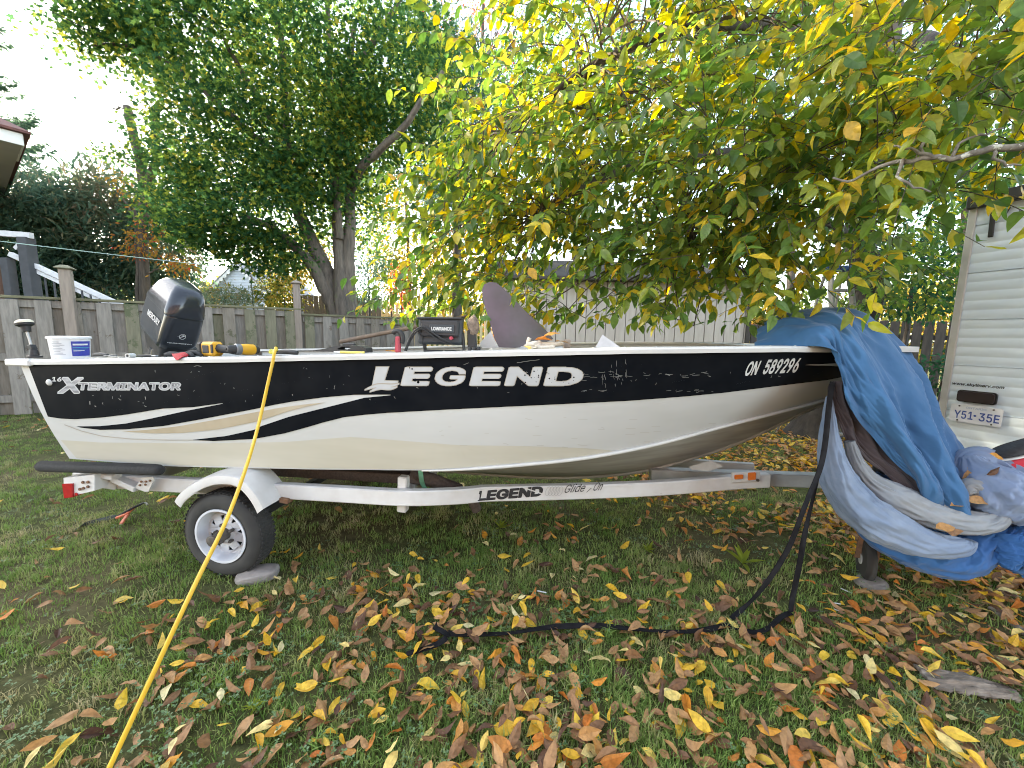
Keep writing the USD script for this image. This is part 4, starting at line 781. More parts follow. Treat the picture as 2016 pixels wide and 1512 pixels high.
# fender: pressed arch over the wheel with a turned-down skirt
def fender(w0, w1, flip):
    pr = [b_of(at_w(x, y, .0))[[0, 2]] for x, y in [(345, 986), (353, 974), (368, 961), (394, 945), (426, 936), (448, 936), (468, 940), (490, 956), (510, 982), (520, 1001)]]
    P = catmull(np.array(pr), 30); c = np.array([b_of(wc)[0], .22]); N_ = P - c; N_ /= np.linalg.norm(N_, axis=1, keepdims=True)
    rows = [(w0 + .004, -.050), (w0 + .001, -.046), (w0, -.022), (w0 + .002, -.004), (w0 + .014, .002), ((w0 + w1) / 2, .006), (w1 - .012, .002), (w1, -.01)]
    G = np.stack([np.c_[P[:, 0] + N_[:, 0] * h, np.full(30, w if not flip else 1.72 - w), P[:, 1] + N_[:, 1] * h] for w, h in rows], 1)
    return sheet(toW(G), .003, flip=not flip)
trl.part('fender', fender(-.005, .20, False), _m['trailer_paint'], smooth=45); trl.part('fender', fender(-.005, .20, True), _m['trailer_paint'], smooth=45)
trl.part('fender_bracket', beam(at_w(555, 982, .13), at_w(572, 985, .13), .05, .03), _m['rusty'])
trl.part('leaf_spring', cat(*[beam(B(.92 + .06 * i, .22, .40 - i * .012), B(1.44 - .06 * i, .22, .40 - i * .012), .045, .010) for i in range(3)]), _m['trailer_black'])
# rear light box
c0 = at_w(125, 941, .02); c1 = at_w(186, 934, .02); d0 = at_w(127, 980, .02); d1 = at_w(186, 966, .02)
tip = .01
hs = trimesh.convex.convex_hull(np.vstack([c0, c1, d0, d1, c0 + BX * .10, c1 + BX * .10, d0 + BX * .10, d1 + BX * .10]))
lh = trl.part('light_housing', hs, _m['trailer_paint'])
trl.part('tail_light', trimesh.convex.convex_hull(np.vstack([at_w(122, 953, .012), at_w(142, 952, .012), at_w(126, 981, .012), at_w(143, 979, .012), at_w(122, 953, .012) + BX * .09, at_w(126, 981, .012) + BX * .09, at_w(142, 952, .0118) + BX * .09, at_w(143, 979, .0118) + BX * .09])), _m['red_lens'], parent=lh)
for q in [(158, 963), (165, 961), (174, 958), (164, 949.5), (174, 949)]: trl.part('bolt', lathe([(.009, 0), (.008, .006), (0, .007)], 10, at_w(*q, .018), -BX), _m['rusty'], parent=lh, smooth=40)
trl.part('reflector', lathe([(.010, 0), (.010, .004), (0, .005)], 16, at_w(151, 973, .017), -BX), _m['red_lens'], parent=lh)
trl.part('rear_cross_tube', beam(at_w(186, 945, .06), at_w(232, 952, .14), .05, .07), _m['trailer_paint'])
pl = [(280, 940), (301, 939), (303, 944), (292, 968), (285, 968), (265, 961)]
bkt = trl.part('bunk_bracket', plate(pl, .085, .006), _m['trailer_paint'])
for q in [(279, 948), (288, 948), (276, 955), (287, 954), (296, 946)]: trl.part('bolt', lathe([(.007, 0), (.007, .005), (0, .006)], 6, at_w(*q, .084), -BX), _m['rusty'], parent=bkt)
trl.part('bunk_arm', cat(beam(at_w(226, 941, .10), at_w(272, 962, .10), .05, .035), beam(at_w(192, 932, .08), at_w(230, 938, .08), .06, .03)), _m['trailer_paint'])
bk = [at_w(78, 917, .03), at_w(92, 918, .03), at_w(200, 921, .03), at_w(305, 925, .03), at_w(320, 927, .03)]
trl.part('bunk', tube(catmull(bk, 24), np.r_[.018, .030, .034, np.full(18, .033), .031, .026, .016], 12), _m['carpet'], smooth=45, label='black carpeted bunk end beside the hull')
trl.part('bunk', beam(B(.55, .46, .565), B(2.3, .46, .575), .09, .045), _m['carpet']); trl.part('bunk', beam(B(.55, 1.26, .565), B(2.3, 1.26, .575), .09, .045), _m['carpet'])
# post, carpeted cross roller with green strap
trl.part('bunk_post', cat(beam(at_w(793, 1006, .20), at_w(795, 937, .20), .055, .05, up=BX, c=.006)), _m['trailer_paint'])
trl.part('bunk_board', tube(np.array([at_w(806, 937, .30), at_w(850, 945, .34), at_w(905, 966, .40)]), .042, 12), _m['roller_carpet'], smooth=45)
trl.part('bunk_board', tube(np.array([at_w(925, 975, .55), at_w(938, 1002, .62)]), .035, 10), _m['roller_carpet'], smooth=45)
trl.part('bunk_board', beam(B(1.0, .40, .52), B(2.3, .40, .54), .07, .06), _m['roller_carpet'])
grn = M('green_strap', (.16, .40, .28), (.12, .33, .22), 40, .8)
trl.part('green_strap', sheet(np.stack([catmull([at_w(x, y, w) for x, y, w in [(822, 921, .235), (824, 935, .235), (827, 952, .28), (836, 966, .30)]], 14), catmull([at_w(x + 9, y, w) for x, y, w in [(822, 921, .235), (824, 935, .235), (827, 952, .28), (836, 966, .30)]], 14)], 1), .002), grn, smooth=True)
# keel roller mount near the tongue, marker lights
trl.part('keel_support', trimesh.convex.convex_hull(np.vstack([at_w(x, y, w) for x, y in [(1356, 919), (1400, 906), (1424, 918), (1395, 928), (1362, 925)] for w in (.62, .8)])), _m['galvanized'])
mw = lambda px: float(np.interp(px, [805, 1340, 1500], [.12, .60, .745]))
def near_rail(px, py, off=.004):
    q = b_of(rail0); w = .3
    for _ in range(40): p = b_of(at_w(px, py, w)); w = .5 * w + .5 * (np.interp(p[0], q[:, 0], q[:, 1]) - .026 - off)
    return at_w(px, py, w)
RT = unit(rail0[-3] - rail0[-6]); RN = unit(np.cross(RT, ZX)); RN *= np.sign(-(RN @ BX))
mk = trl.part('marker_mount', cat(beam(near_rail(1440, 940.5), near_rail(1496, 937), .012, .066, c=.004)), _m['trailer_paint'])
trl.part('marker_light', beam(near_rail(1446, 939.5, .014), near_rail(1463, 938.3, .014), .016, .028, c=.005), _m['amber_lens'], parent=mk)
trl.part('marker_light', beam(near_rail(1472.5, 938, .014), near_rail(1488, 937, .014), .014, .05, c=.005), _m['amber_lens'], parent=mk)
trl.part('bolt', lathe([(.009, 0), (.009, .008), (0, .009)], 8, near_rail(1491, 945, .014), RN), _m['hub_grease'], parent=mk)
# lettering on the rail
def on_rail(poly, off=.002):
    m = flat_poly(poly, 12); v = np.array([near_rail(x, y, off) for x, y, _ in m.vertices]); m = trimesh.Trimesh(v, m.faces, process=False)
    if (m.face_normals @ BX).sum() > 0: m.invert()
    return m
trl.part('maker_lettering', on_rail(text_fit('LEGEND', 938, 966.5, 1071, 987, shear=.2, fat=.06, dy=10).difference(LineString([(1030, 960), (1085, 978)]).buffer(1.2))), _m['trailer_black'], parent=rail)
sc_ = [affinity.rotate(affinity.scale(Point(1079 + 6 * i, 967).buffer(1, 24), 4.6, 9.5).difference(affinity.scale(Point(1079 + 6 * i, 967).buffer(1, 24), 3.9, 8.8)), 22) for i in range(5)]
trl.part('swirl', on_rail(union_all(sc_)), M('grey_decal', (.25, .25, .25), (.3, .3, .3), 9, .5), parent=rail)
trl.part('model_lettering', on_rail(union_all([text_fit('Glide', 1109, 954, 1157, 971, shear=.5, bold=False, dy=3), text_fit('On', 1166, 950, 1191, 966.5, shear=.5, bold=False, dy=1.5), LineString([(1155, 969), (1164, 961)]).buffer(.5)])), _m['trailer_black'], parent=rail)
# jack with its wheel
jc = at_z(1698, 1118, .10); jw = float(b_of(jc)[1])
jx = unit(AX * .35 - BX * .0 + BX * .93)                                      # wheel axle direction: seen nearly from its tread
jax = unit(AX * .93 - BX * .36)
jc = at_z(1700, 1140, .0) + [0, 0, .125]
jt = trl.part('jack_tyre', lathe([(.03, -.024), (.05, -.026), (.115, -.024), (.125, -.012), (.126, 0), (.125, .012), (.115, .024), (.05, .026), (.03, .024)], 32, jc, jax), _m['rubber'], smooth=40, label='small black jack wheel under the tongue')
trl.part('jack_hub', lathe([(.0, -.03), (.03, -.03), (.032, 0), (.03, .03), (0, .03)], 16, jc, jax), _m['galvanized'], parent=jt)
trl.part('jack_fork', cat(*[beam(jc + jax * q, jc + jax * q * .9 + ZX * .16 + [.01, 0, 0], .05, .006, up=BX) for q in (-.036, .036)], cbox(.09, .07, .012).apply_translation(jc + ZX * .16)), _m['rusty'])
trl.part('jack_post', tube([jc + ZX * .16, jc + ZX * .62], .03, 14), _m['trailer_black'], smooth=40)
trl.part('jack_arm', beam(jc + ZX * .44, B(b_of(jc)[0] + .02, .86, .555), .05, .05), _m['galvanized'])
# ============================================================ TREES AND SHRUBS
M('bark_dark', (.075, .062, .050), (.035, .030, .025), 9, .95, bump=.7, bscale=22, bdist=.02, stretch=(1, 1, .35))
M('bark_maple', (.13, .105, .08), (.06, .05, .04), 5, .9, bump=.7, bscale=14, bdist=.03, stretch=(3, 3, .5), speck=((.10, .11, .05), 2.5, .58))
M('bark_lichen', (.20, .19, .17), (.09, .08, .07), 26, .9, bump=.5, bscale=60, speck=((.42, .44, .40), 20, .58))
M('twig_dark', (.085, .065, .05), (.05, .04, .03), 20, .85)
cherry_leaf = leafmat('cherry_leaf', [(0, (.042, .098, .026)), (.25, (.080, .15, .032)), (.45, (.16, .22, .038)), (.6, (.30, .30, .04)), (.72, (.44, .37, .035)), (.85, (.54, .38, .04)), (.95, (.48, .27, .06)), (1, (.36, .16, .07))], trans=.46, tint=2.3, rough=.42, nscale=45, spec=.45, mott=.32)
maple_leaf = leafmat('maple_leaf', [(0, (.020, .056, .026)), (.35, (.045, .100, .030)), (.65, (.14, .20, .032)), (.88, (.30, .29, .04)), (1, (.48, .30, .05))], trans=.55, tint=2.5, mott=0)
conifer = leafmat('conifer_spray', [(0, (.07, .14, .105)), (.4, (.14, .225, .145)), (.65, (.23, .25, .15)), (.85, (.33, .26, .17)), (1, (.38, .28, .18))], trans=.38, tint=1.3, mott=0)
autumn_leaf = leafmat('autumn_leaf', [(0, (.03, .06, .015)), (.3, (.10, .13, .025)), (.55, (.34, .26, .04)), (.75, (.42, .22, .05)), (.9, (.38, .14, .05)), (1, (.50, .05, .03))], trans=.45, tint=1.6, mott=0)
def ell_points(r, E, n, shell=.0):
    c = at_y(E[0], E[1], E[2]); p = r.normal(0, 1, (n, 3)); p /= np.linalg.norm(p, axis=1, keepdims=True); rad = r.uniform(shell, 1, n) ** (1 / 2.4); p = p * rad[:, None]
    return c + p * np.array([E[3], E[4], E[5]]), p
def foliage(seed, ells, shapes, per, crad, size, tone_fn, droop=.3, shell=.25, up_bias=.8, elong=(1, 1, .6)):
    """Leaves in clumps spread through ellipsoids (pixel of the centre, distance, radii in metres, number of clumps)."""
    r = np.random.default_rng(seed); P, D, U, S, T = [], [], [], [], []
    for E in ells:
        c, q = ell_points(r, E, E[6], shell); n = len(c) * per; k = np.repeat(np.arange(len(c)), per)
        off = r.normal(0, 1, (n, 3)) * crad * np.array(elong); P.append(c[k] + off)
        d = q[k] * .6 + off / crad * .5 + r.normal(0, .7, (n, 3)); d[:, 2] -= droop * 1.5; D.append(d); u = r.normal(0, 1, (n, 3)); u[:, 2] = np.abs(u[:, 2]) + up_bias; U.append(u)
        S.append(r.uniform(*size, n)); T.append(tone_fn(r, c, k, n))
    return [np.concatenate(z) for z in (P, D, U, S, T)] + [r]
def crown(t, name, fo, shapes, mat, label=None):
    P, D, U, S, T, r = fo; V, F_, I = scatter(shapes, P, D, U, S, None, r); t.part(name, (V, F_), mat, kind='stuff', tone=T[I], label=label)
def limb(t, name, pts, r0, r1, mat, n=10, k=14, wob=.0, seed=0, parent=None):
    P = catmull(np.array(pts), k); r = np.random.default_rng(seed); P[1:-1] += r.normal(0, wob, (k - 2, 3)); R_ = np.linspace(0, 1, k); rad = r0 * (1 - R_) ** 1.0 + r1 * R_ if np.ndim(r0) == 0 else np.interp(R_, np.linspace(0, 1, len(r0)), r0)
    return t.part(name, tube(P, rad, n), mat, parent=parent, smooth=True), P
# ---- the leafy tree over the boat
TB = np.array([4.45, 5.75, 0.0]); cherry = Thing('cherry_tree', TB, 'broad cherry tree with yellowing green leaves overhanging the boat', 'tree')
tp = [at_y(1597, 880, 5.75), at_y(1655, 720, 5.75), at_y(1703, 600, 5.7), at_y(1706, 530, 5.65), at_y(1690, 466, 5.55), at_y(1714, 330, 5.3), at_y(1742, 160, 5.1), at_y(1760, -60, 5.0)]
tp[0] = np.array([tp[0][0], tp[0][1], -.08]); limb(cherry, 'trunk', tp, [.30, .24, .20, .17, .16, .14, .12, .10], 0, _m['bark_dark'], 16, 34, .010, 1)
cherry.part('root_flare', lathe([(.52, -.05), (.40, .05), (.30, .2), (.26, .4)], 18, tp[0] + [0, 0, .03]), _m['bark_dark'], smooth=True)
lim = [([at_y(1712, 400, 5.4), at_y(1600, 318, 5.0), at_y(1440, 305, 4.4), at_y(1250, 330, 3.9), at_y(1110, 385, 3.5), at_y(1060, 430, 3.3)], .10, .03),
       ([at_y(1735, 240, 5.2), at_y(1720, 110, 4.6), at_y(1680, 112, 4.2), at_y(1560, 60, 3.6), at_y(1330, 60, 3.2), at_y(1140, 150, 3.0), at_y(1000, 260, 2.9)], .09, .015),
       ([at_y(1740, 170, 5.1), at_y(1800, 80, 4.3), at_y(1900, 120, 3.2), at_y(2100, 200, 2.4)], .08, .03),
       ([at_y(1700, 480, 5.5), at_y(1560, 420, 4.6), at_y(1420, 440, 3.6), at_y(1330, 520, 3.0)], .06, .012),
       ([at_y(1200, 240, 3.1), at_y(1130, 175, 3.0), at_y(1165, 135, 2.9), at_y(1180, 80, 2.9)], .022, .008)]
for i, (p, a, b_) in enumerate(lim): limb(cherry, 'limb', p, a, b_, _m['bark_dark'], 8, 20, .008, 10 + i)
limb(cherry, 'lichen_branch', [at_y(2120, 262, 1.45), at_y(2016, 286, 1.46), at_y(1920, 300, 1.48), at_y(1850, 312, 1.5), at_y(1780, 312, 1.54), at_y(1700, 345, 1.65), at_y(1640, 350, 1.75)], .015, .004, _m['bark_lichen'], 8, 24, .005, 40)
for p in ([(1840, 311, 1.5), (1790, 292, 1.52), (1760, 287, 1.55)], [(1778, 313, 1.54), (1772, 350, 1.54), (1790, 362, 1.53), (1832, 378, 1.52)], [(1958, 296, 1.47), (1965, 315, 1.46), (2010, 325, 1.45)], [(1812, 312, 1.52), (1822, 275, 1.53), (1842, 235, 1.55)], [(1875, 308, 1.49), (1900, 276, 1.5), (1940, 262, 1.5), (1975, 252, 1.5)]):
    limb(cherry, 'twig', [at_y(*q) for q in p], .006, .003, _m['bark_lichen'], 6, 8, .003, 50)
CE = [(925, 430, 3.2, .42, .6, .72, 105), (1040, 260, 3.2, .6, .8, .75, 150), (1110, 440, 3.0, .6, .7, .36, 110), (1240, 110, 3.2, .9, 1, .8, 210), (1280, 350, 2.9, .7, .8, .52, 180), (1350, 505, 2.7, .55, .5, .19, 62), (1500, 190, 2.7, .75, 1, .8, 200), (1520, 420, 2.5, .6, .7, .46, 140), (1580, 545, 2.75, .34, .4, .20, 28),
      (1720, 150, 2.3, .65, .9, .6, 150), (1740, 330, 2.15, .42, .8, .34, 85), (1930, 100, 1.9, .5, .7, .36, 75), (1960, 245, 1.8, .4, .5, .10, 16), (1000, 570, 2.9, .34, .4, .15, 30), (1215, 590, 2.7, .5, .35, .10, 18), (860, 560, 3.1, .25, .3, .3, 26), (1340, 640, 2.45, .2, .2, .07, 8), (1100, 620, 2.6, .25, .2, .10, 9), (1480, 600, 2.6, .25, .25, .12, 14),
      (1600, 270, 4.4, 1.9, 1.0, 1.25, 300), (1180, 290, 4.4, 1.4, .9, 1.0, 190), (1830, 420, 4.8, .8, .8, .9, 170), (1800, 570, 4.9, .55, .6, .55, 80), (1300, -170, 3.2, 1.6, 1.4, .8, 120), (1850, -150, 2.6, 1.4, 1.2, .7, 110)]
rc = np.random.default_rng(99); LP_, LD, LU, LS, LT, TW = [], [], [], [], [], []
for E in CE:
    c, q = ell_points(rc, E, E[6], .1)
    for p, qq in zip(c, q):
        out = np.array([-(TB[0] - p[0]) * .25, -(TB[1] - p[1]) * .12, 0]); out = unit(out + rc.normal(0, .55, 3) + qq * .5); L = rc.uniform(.22, .5); nn = int(L / .034); s = np.linspace(.12, 1, nn)
        dr = rc.uniform(.1, .6); pts = p + (s * L)[:, None] * out - np.array([0, 0, 1]) * (dr * (s * L) ** 2 * 1.6)[:, None]; tw_ = np.vstack([p, pts[::4], pts[-1]]); tw_ = tw_[tw_[:, 2] > (2.06 if E[2] < 2.0 else 1.49)]; TW.append(tw_) if len(tw_) > 2 else None
        tg_ = np.gradient(pts, axis=0); tg_ /= np.linalg.norm(tg_, axis=1, keepdims=True); sd_ = np.cross(tg_, [0, 0, 1.0]); sd_ /= np.maximum(np.linalg.norm(sd_, axis=1, keepdims=True), 1e-6)
        keep = (rc.uniform(0, 1, nn) < .86) & (pts[:, 2] > (2.08 if E[2] < 2.0 else 1.50 if pts[0, 0] < 1.9 else 1.75)); alt = np.where(np.arange(nn) % 2, 1, -1)[:, None]
        d = tg_ * .55 + sd_ * alt * .75 + rc.normal(0, .28, (nn, 3)) - np.array([0, 0, 1]) * rc.uniform(-.1, .95, nn)[:, None]; u = np.cross(sd_ * alt, tg_) * alt + rc.normal(0, .5, (nn, 3)) + [0, 0, .7]
        z0 = meshkit.noise(np.array([[p[0] * 1.3, p[1] * 1.3, p[2] * 1.6]]), 5)[0]; yel = np.clip(.075 + .42 * (z0 - .30) + .10 * (p[2] - 2.2) + (.06 if E[2] < 2.4 else 0) - (.28 if E[2] > 4 else 0), .03, .55)
        t_ = np.where(rc.uniform(0, 1, nn) < yel, rc.uniform(.60, .92, nn), np.clip(rc.normal(.32 + .25 * yel, .15, nn), 0, .62))
        LP_.append(pts[keep]); LD.append(d[keep]); LU.append(u[keep]); LS.append(rc.uniform(.062, .108, nn)[keep]); LT.append(t_[keep])
LP_, LD, LU, LS, LT = map(np.concatenate, (LP_, LD, LU, LS, LT))
cshapes = [leaf_shape(1, w, fo, cu, 5, .5, tw, .02, rc, .22) for w, fo, cu, tw in ((.54, .22, .3, .2), (.50, .35, .5, -.2), (.58, .10, .2, .4), (.52, .5, .35, -.4), (.47, .25, .8, .2), (.56, .05, .1, -.1))]
pick = rc.integers(0, 6, len(LP_)); ap_ = LS / np.linalg.norm(LP_ - EYE, axis=1); iv = proj(LP_); ap_ = np.where((iv[:, 0] > 0) & (iv[:, 0] < 2016) & (iv[:, 1] > 0) & (iv[:, 1] < 720) & (LP_[:, 1] > .5), ap_, 0)
big = np.argsort(-ap_)[:300]; rest = np.setdiff1d(np.arange(len(LP_)), big)
V_, F_, I_ = scatter(cshapes, LP_[rest], LD[rest], LU[rest], LS[rest], pick[rest], rc); cherry.part('crown', (V_, F_), cherry_leaf, kind='stuff', tone=LT[rest][I_])
for i in big:
    v, f, _ = scatter([cshapes[pick[i]]], LP_[i:i + 1], LD[i:i + 1], LU[i:i + 1], LS[i:i + 1], np.zeros(1, int), rc); cherry.part('leaf', (v, f), cherry_leaf, tone=np.full(len(v), LT[i]))
def tubes3(paths, r0, r1):
    V, F_, off = [], [], 0; an = np.arange(3) * 2.094
    for P in paths:
        T = np.gradient(P, axis=0); T /= np.maximum(np.linalg.norm(T, axis=1, keepdims=True), 1e-9); x = np.cross(T, [.3, .2, .93]); x /= np.maximum(np.linalg.norm(x, axis=1, keepdims=True), 1e-9); y = np.cross(T, x); k = len(P)
        R_ = np.linspace(r0, r1, k)[:, None, None]; V.append((P[:, None] + R_ * (np.cos(an)[None, :, None] * x[:, None] + np.sin(an)[None, :, None] * y[:, None])).reshape(-1, 3))
        a = np.arange(k - 1)[:, None] * 3; j = np.arange(3)[None]; jn = (j + 1) % 3; f = np.stack([a + j, a + jn, a + 3 + jn, a + 3 + j], -1).reshape(-1, 4) + off; F_.append(f); off += 3 * k
    return np.vstack(V), np.vstack(F_)
cherry.part('twigs', tubes3(TW, .0032, .0012), _m['twig_dark'], kind='stuff')
# longer branchlets joining twigs to the limbs
BR = []; lp = np.vstack([catmull(np.array(p), 30) for p, _, _ in lim])
starts = np.array([t[0] for t in TW])
for i in rc.choice(len(starts), 420, replace=False):
    p = starts[i]; q = lp[np.argmin(np.linalg.norm(lp - p, axis=1) + rc.uniform(0, .5, len(lp)))]
    if np.linalg.norm(p - q) < 1.3: m = (p + q) / 2 + [0, 0, .12] + rc.normal(0, .05, 3); BR.append(catmull(np.array([q, m, p]), 7))
cherry.part('branchlets', tubes3(BR, .008, .003), _m['twig_dark'], kind='stuff')

# ---- big maple beyond the fence
def tone_maple(r, c, k, n):
    z = meshkit.noise(c * .8, 12)[k]; t = r.normal(.34, .20, n) + .25 * (z - .5); y = r.uniform(0, 1, n) < (.04 + .10 * (z > .62)); t[y] = r.uniform(.75, .95, y.sum()); return np.clip(t, 0, 1)
mb = at_y(672, 640, 10.3) * [1, 1, 0]; maple = Thing('maple_tree', mb, 'large green maple tree with several stems behind the fence', 'tree')
MS = lambda px, py, d=10.3: at_y(px, py, d); mr = lambda w: w / 2 / 770 * 10.3
g0 = mb.copy(); g0[2] = -.1
for pts, a, b_ in (([g0 + [-.05, 0, 0], MS(662, 600), MS(638, 530), MS(598, 440), MS(568, 330), MS(560, 150), MS(530, 0)], [mr(w) for w in (46, 42, 30, 22, 17, 12, 8)], 0), ([g0 + [.08, -.06, 0], MS(674, 590, 10.2), MS(668, 510, 10.2), MS(663, 420, 10.2), MS(655, 300), MS(650, 140), MS(640, -40)], [mr(w) for w in (42, 36, 22, 15, 12, 9, 7)], 0),
                 ([g0 + [.2, 0, 0], MS(684, 590), MS(684, 510), MS(690, 430), MS(688, 360), MS(686, 200), MS(700, 40)], [mr(w) for w in (46, 38, 26, 20, 15, 10, 8)], 0), ([MS(664, 612), MS(632, 556, 10.1), MS(596, 500, 10), MS(520, 440, 9.8), MS(470, 425, 9.6)], mr(28), mr(7))):
    limb(maple, 'trunk', pts, a, b_, _m['bark_maple'], 14, 26, .01, 3)
for pts, a, b_ in (([MS(690, 372, 10.2), MS(700, 348, 9.9), MS(720, 320, 9.5), MS(775, 272, 9.0), MS(820, 215, 8.6), MS(872, 140, 8.4)], mr(17), mr(6)), ([MS(668, 470, 10.1), MS(664, 400, 10.0), MS(666, 330, 10), MS(678, 240, 10)], mr(16), mr(6)), ([MS(604, 330), MS(560, 270, 10), MS(500, 180, 9.8), MS(430, 60, 9.6)], mr(18), mr(5)), ([MS(540, 440, 9.9), MS(470, 440, 9.7), MS(425, 450, 9.5)], mr(12), mr(5)), ([MS(600, 330), MS(480, 250, 9.6), MS(340, 130, 9.3), MS(180, 90, 9)], mr(14), mr(3)), ([MS(650, 200), MS(750, 60, 10.3), MS(820, -60, 10.2)], mr(16), mr(6))):
    limb(maple, 'limb', pts, a, b_, _m['bark_maple'], 8, 18, .012, 6)
ME = [(520, 150, 10, 2.6, 2.3, 2.2, 330), (350, 60, 9.6, 1.8, 1.8, .85, 190), (700, 90, 10.5, 2.4, 2.3, 2.1, 330), (465, 290, 10, 1.5, 1.8, 1.3, 170), (540, 420, 10.0, 1.4, 1.6, .9, 150), (800, 190, 10.4, 1.4, 1.8, 1.6, 210), (640, 280, 11, 2.3, 2.2, 1.6, 220), (450, 462, 9.6, 1.0, 1.0, .40, 60), (700, 420, 11.2, .9, 1, 1.0, 60), (610, 340, 9.6, 1.2, .8, .6, 90), (690, 270, 9.8, .9, .6, .6, 50), (520, 500, 9.7, .9, .7, .4, 50), (190, 25, 9, .9, .9, .35, 26), (160, 95, 9, .45, .4, .22, 14), (250, 60, 9.2, .8, .7, .4, 36), (385, 420, 9.8, .8, .9, .75, 75), (350, 320, 9.8, .6, .6, .35, 22), (480, -230, 10, 4.5, 3.5, 2.2, 240)]
mfo = foliage(5, ME, None, 26, .27, (.11, .19), tone_maple, .25, .3); crown(maple, 'crown', mfo, [maple_shape()], maple_leaf)
# ---- trees to the left and behind
def simple_tree(name, label, base, trunk_pts, r0, r1, ells, shapes, mat, per, crad, size, tone, seed, droop=.3, bark='bark_dark', cat_='tree', group=None, elong=(1, 1, .6), shell=.3):
    t = Thing(name, base, label, cat_, group)
    for tp_ in (trunk_pts if trunk_pts and isinstance(trunk_pts[0], list) else [trunk_pts] if trunk_pts else []): limb(t, 'trunk', tp_, r0, r1, _m[bark], 10, 16, .01, seed)
    crown(t, 'crown', foliage(seed, ells, None, per, crad, size, tone, droop, shell, elong=elong), shapes, mat); return t
nd = [needle_shape()]; lf = [leaf_shape(1, .5, .2, .3, 3, .4, 0, 0, None, 0)]; rh = [(np.array([[0, 0, 0], [.5, .26, .06], [1, 0, -.08], [.5, -.26, .06]], float), np.array([(0, 2, 1), (0, 3, 2)]))]
tn = lambda m, s: (lambda r, c, k, n: np.clip(r.normal(m, s, n) + .3 * (meshkit.noise(c * 1.1, 3)[k] - .5), 0, 1))
# spruce: whorls of drooping boughs
def spruce(sp0, H, spread, label, seed, z=2.5):
    spr = Thing('spruce_tree', sp0, label, 'tree'); limb(spr, 'trunk', [sp0, sp0 + [0, 0, H * .52], sp0 + [0, 0, H]], .22, .03, _m['bark_dark'])
    rs = np.random.default_rng(seed); P, D, U, S_, T_, BW = [], [], [], [], [], []
    while z < H - .2:
        R_ = (H + .1 - z) * spread + .25
        for a in rs.uniform(0, 6.28, 9):
            L = R_ * rs.uniform(.6, 1.15); n_ = int(105 * L) + 10; s = rs.uniform(.1, 1, n_) ** .8; dv = np.array([math.cos(a), math.sin(a), 0]); zz = -.30 * L * np.sin(s * 2.6) * .9 + .22 * s * s * L
            c_ = sp0 + [0, 0, z] + (s * L)[:, None] * dv; c_[:, 2] += zz; sd2 = np.array([-dv[1], dv[0], 0]); c_ = c_ + rs.normal(0, .16, n_)[:, None] * sd2 * (1.1 - s)[:, None] + np.c_[np.zeros((n_, 2)), -np.abs(rs.normal(0, .10, n_))]
            P.append(c_); D.append(dv + rs.normal(0, .45, (n_, 3)) - [0, 0, .35]); U.append(rs.normal(0, .4, (n_, 3)) + [0, 0, 1]); S_.append(rs.uniform(.12, .26, n_)); T_.append(np.clip(rs.normal(.2, .12, n_), 0, .5)); ss = np.linspace(0, 1, 6); BW.append(sp0 + [0, 0, z] + (ss * L)[:, None] * dv + np.c_[np.zeros((6, 2)), -.30 * L * np.sin(ss * 2.6) * .9 + .22 * ss * ss * L])
        z += rs.uniform(.34, .5)
    crown(spr, 'crown', [np.concatenate(q) for q in (P, D, U, S_, T_)] + [rs], nd, conifer); spr.part('boughs', tubes3(BW, .03, .008), _m['bark_dark'], kind='stuff')
spruce(at_y(-30, 600, 15) * [1, 1, 0], 17, .235, 'blue green spruce with drooping boughs at the left edge', 4)
spruce(np.array([-20.5, 11.8, 0]), 14.5, .26, 'unseen tall spruce added left of the picture to block the sun', 14, 4.0)  # added outside the view to keep sun off the boat and camper
ctone = lambda b_: (lambda r, c, k, n: np.clip(r.normal(b_, .14, n) + .9 * (meshkit.noise(c * .9, 8)[k] - .5), 0, 1))
for i, (px, py, d, rx, rz_, cnt, tn_, lab) in enumerate([(60, 475, 12.5, 1.5, 1.7, 230, .28, 'dense green cedar behind the deck stairs'), (190, 460, 13.5, 1.4, 1.8, 260, .42, 'brownish cedar left of the bare stub tree'), (310, 490, 14, 1.3, 1.7, 200, .42, 'dull green cedar behind the bare stub tree'), (110, 460, 16, 1.3, 1.3, 130, .4, 'olive conifer rising behind the cedars')]):
    b_ = at_y(px, 620, d) * [1, 1, 0]; simple_tree('cedar_tree', lab, b_, [b_, b_ + [0, 0, 3]], .14, .05, [(px, py, d, rx, 1.1, rz_, cnt), (px, py + 110, d, rx * 1.1, 1.1, 1.6, cnt // 2), (px + 15, py - 70, d, rx * .6, .8, 1.0, cnt // 4)], nd, conifer, 24, .25, (.14, .30), ctone(tn_), 60 + i, .2, elong=(.8, .8, 1.1))
sb = at_y(285, 620, 11.5) * [1, 1, 0]; st = Thing('stub_tree', sb, 'lopped tree with bare sawn stubs and orange leaves above the motor', 'tree'); Q = lambda px, py, d=11.5: at_y(px, py, d)
for pts, a, b_ in (([sb, Q(282, 500), Q(284, 420), Q(287, 365)], .13, .11), ([Q(287, 370), Q(276, 320), Q(262, 260), Q(250, 210)], .13, .10), ([Q(287, 370), Q(304, 320), Q(308, 260), Q(311, 205)], .11, .07), ([Q(275, 600), Q(270, 520), Q(268, 440), Q(263, 410)], .06, .03)): limb(st, 'trunk', pts, a, b_, _m['bark_maple'], 10, 14, .01, 8)
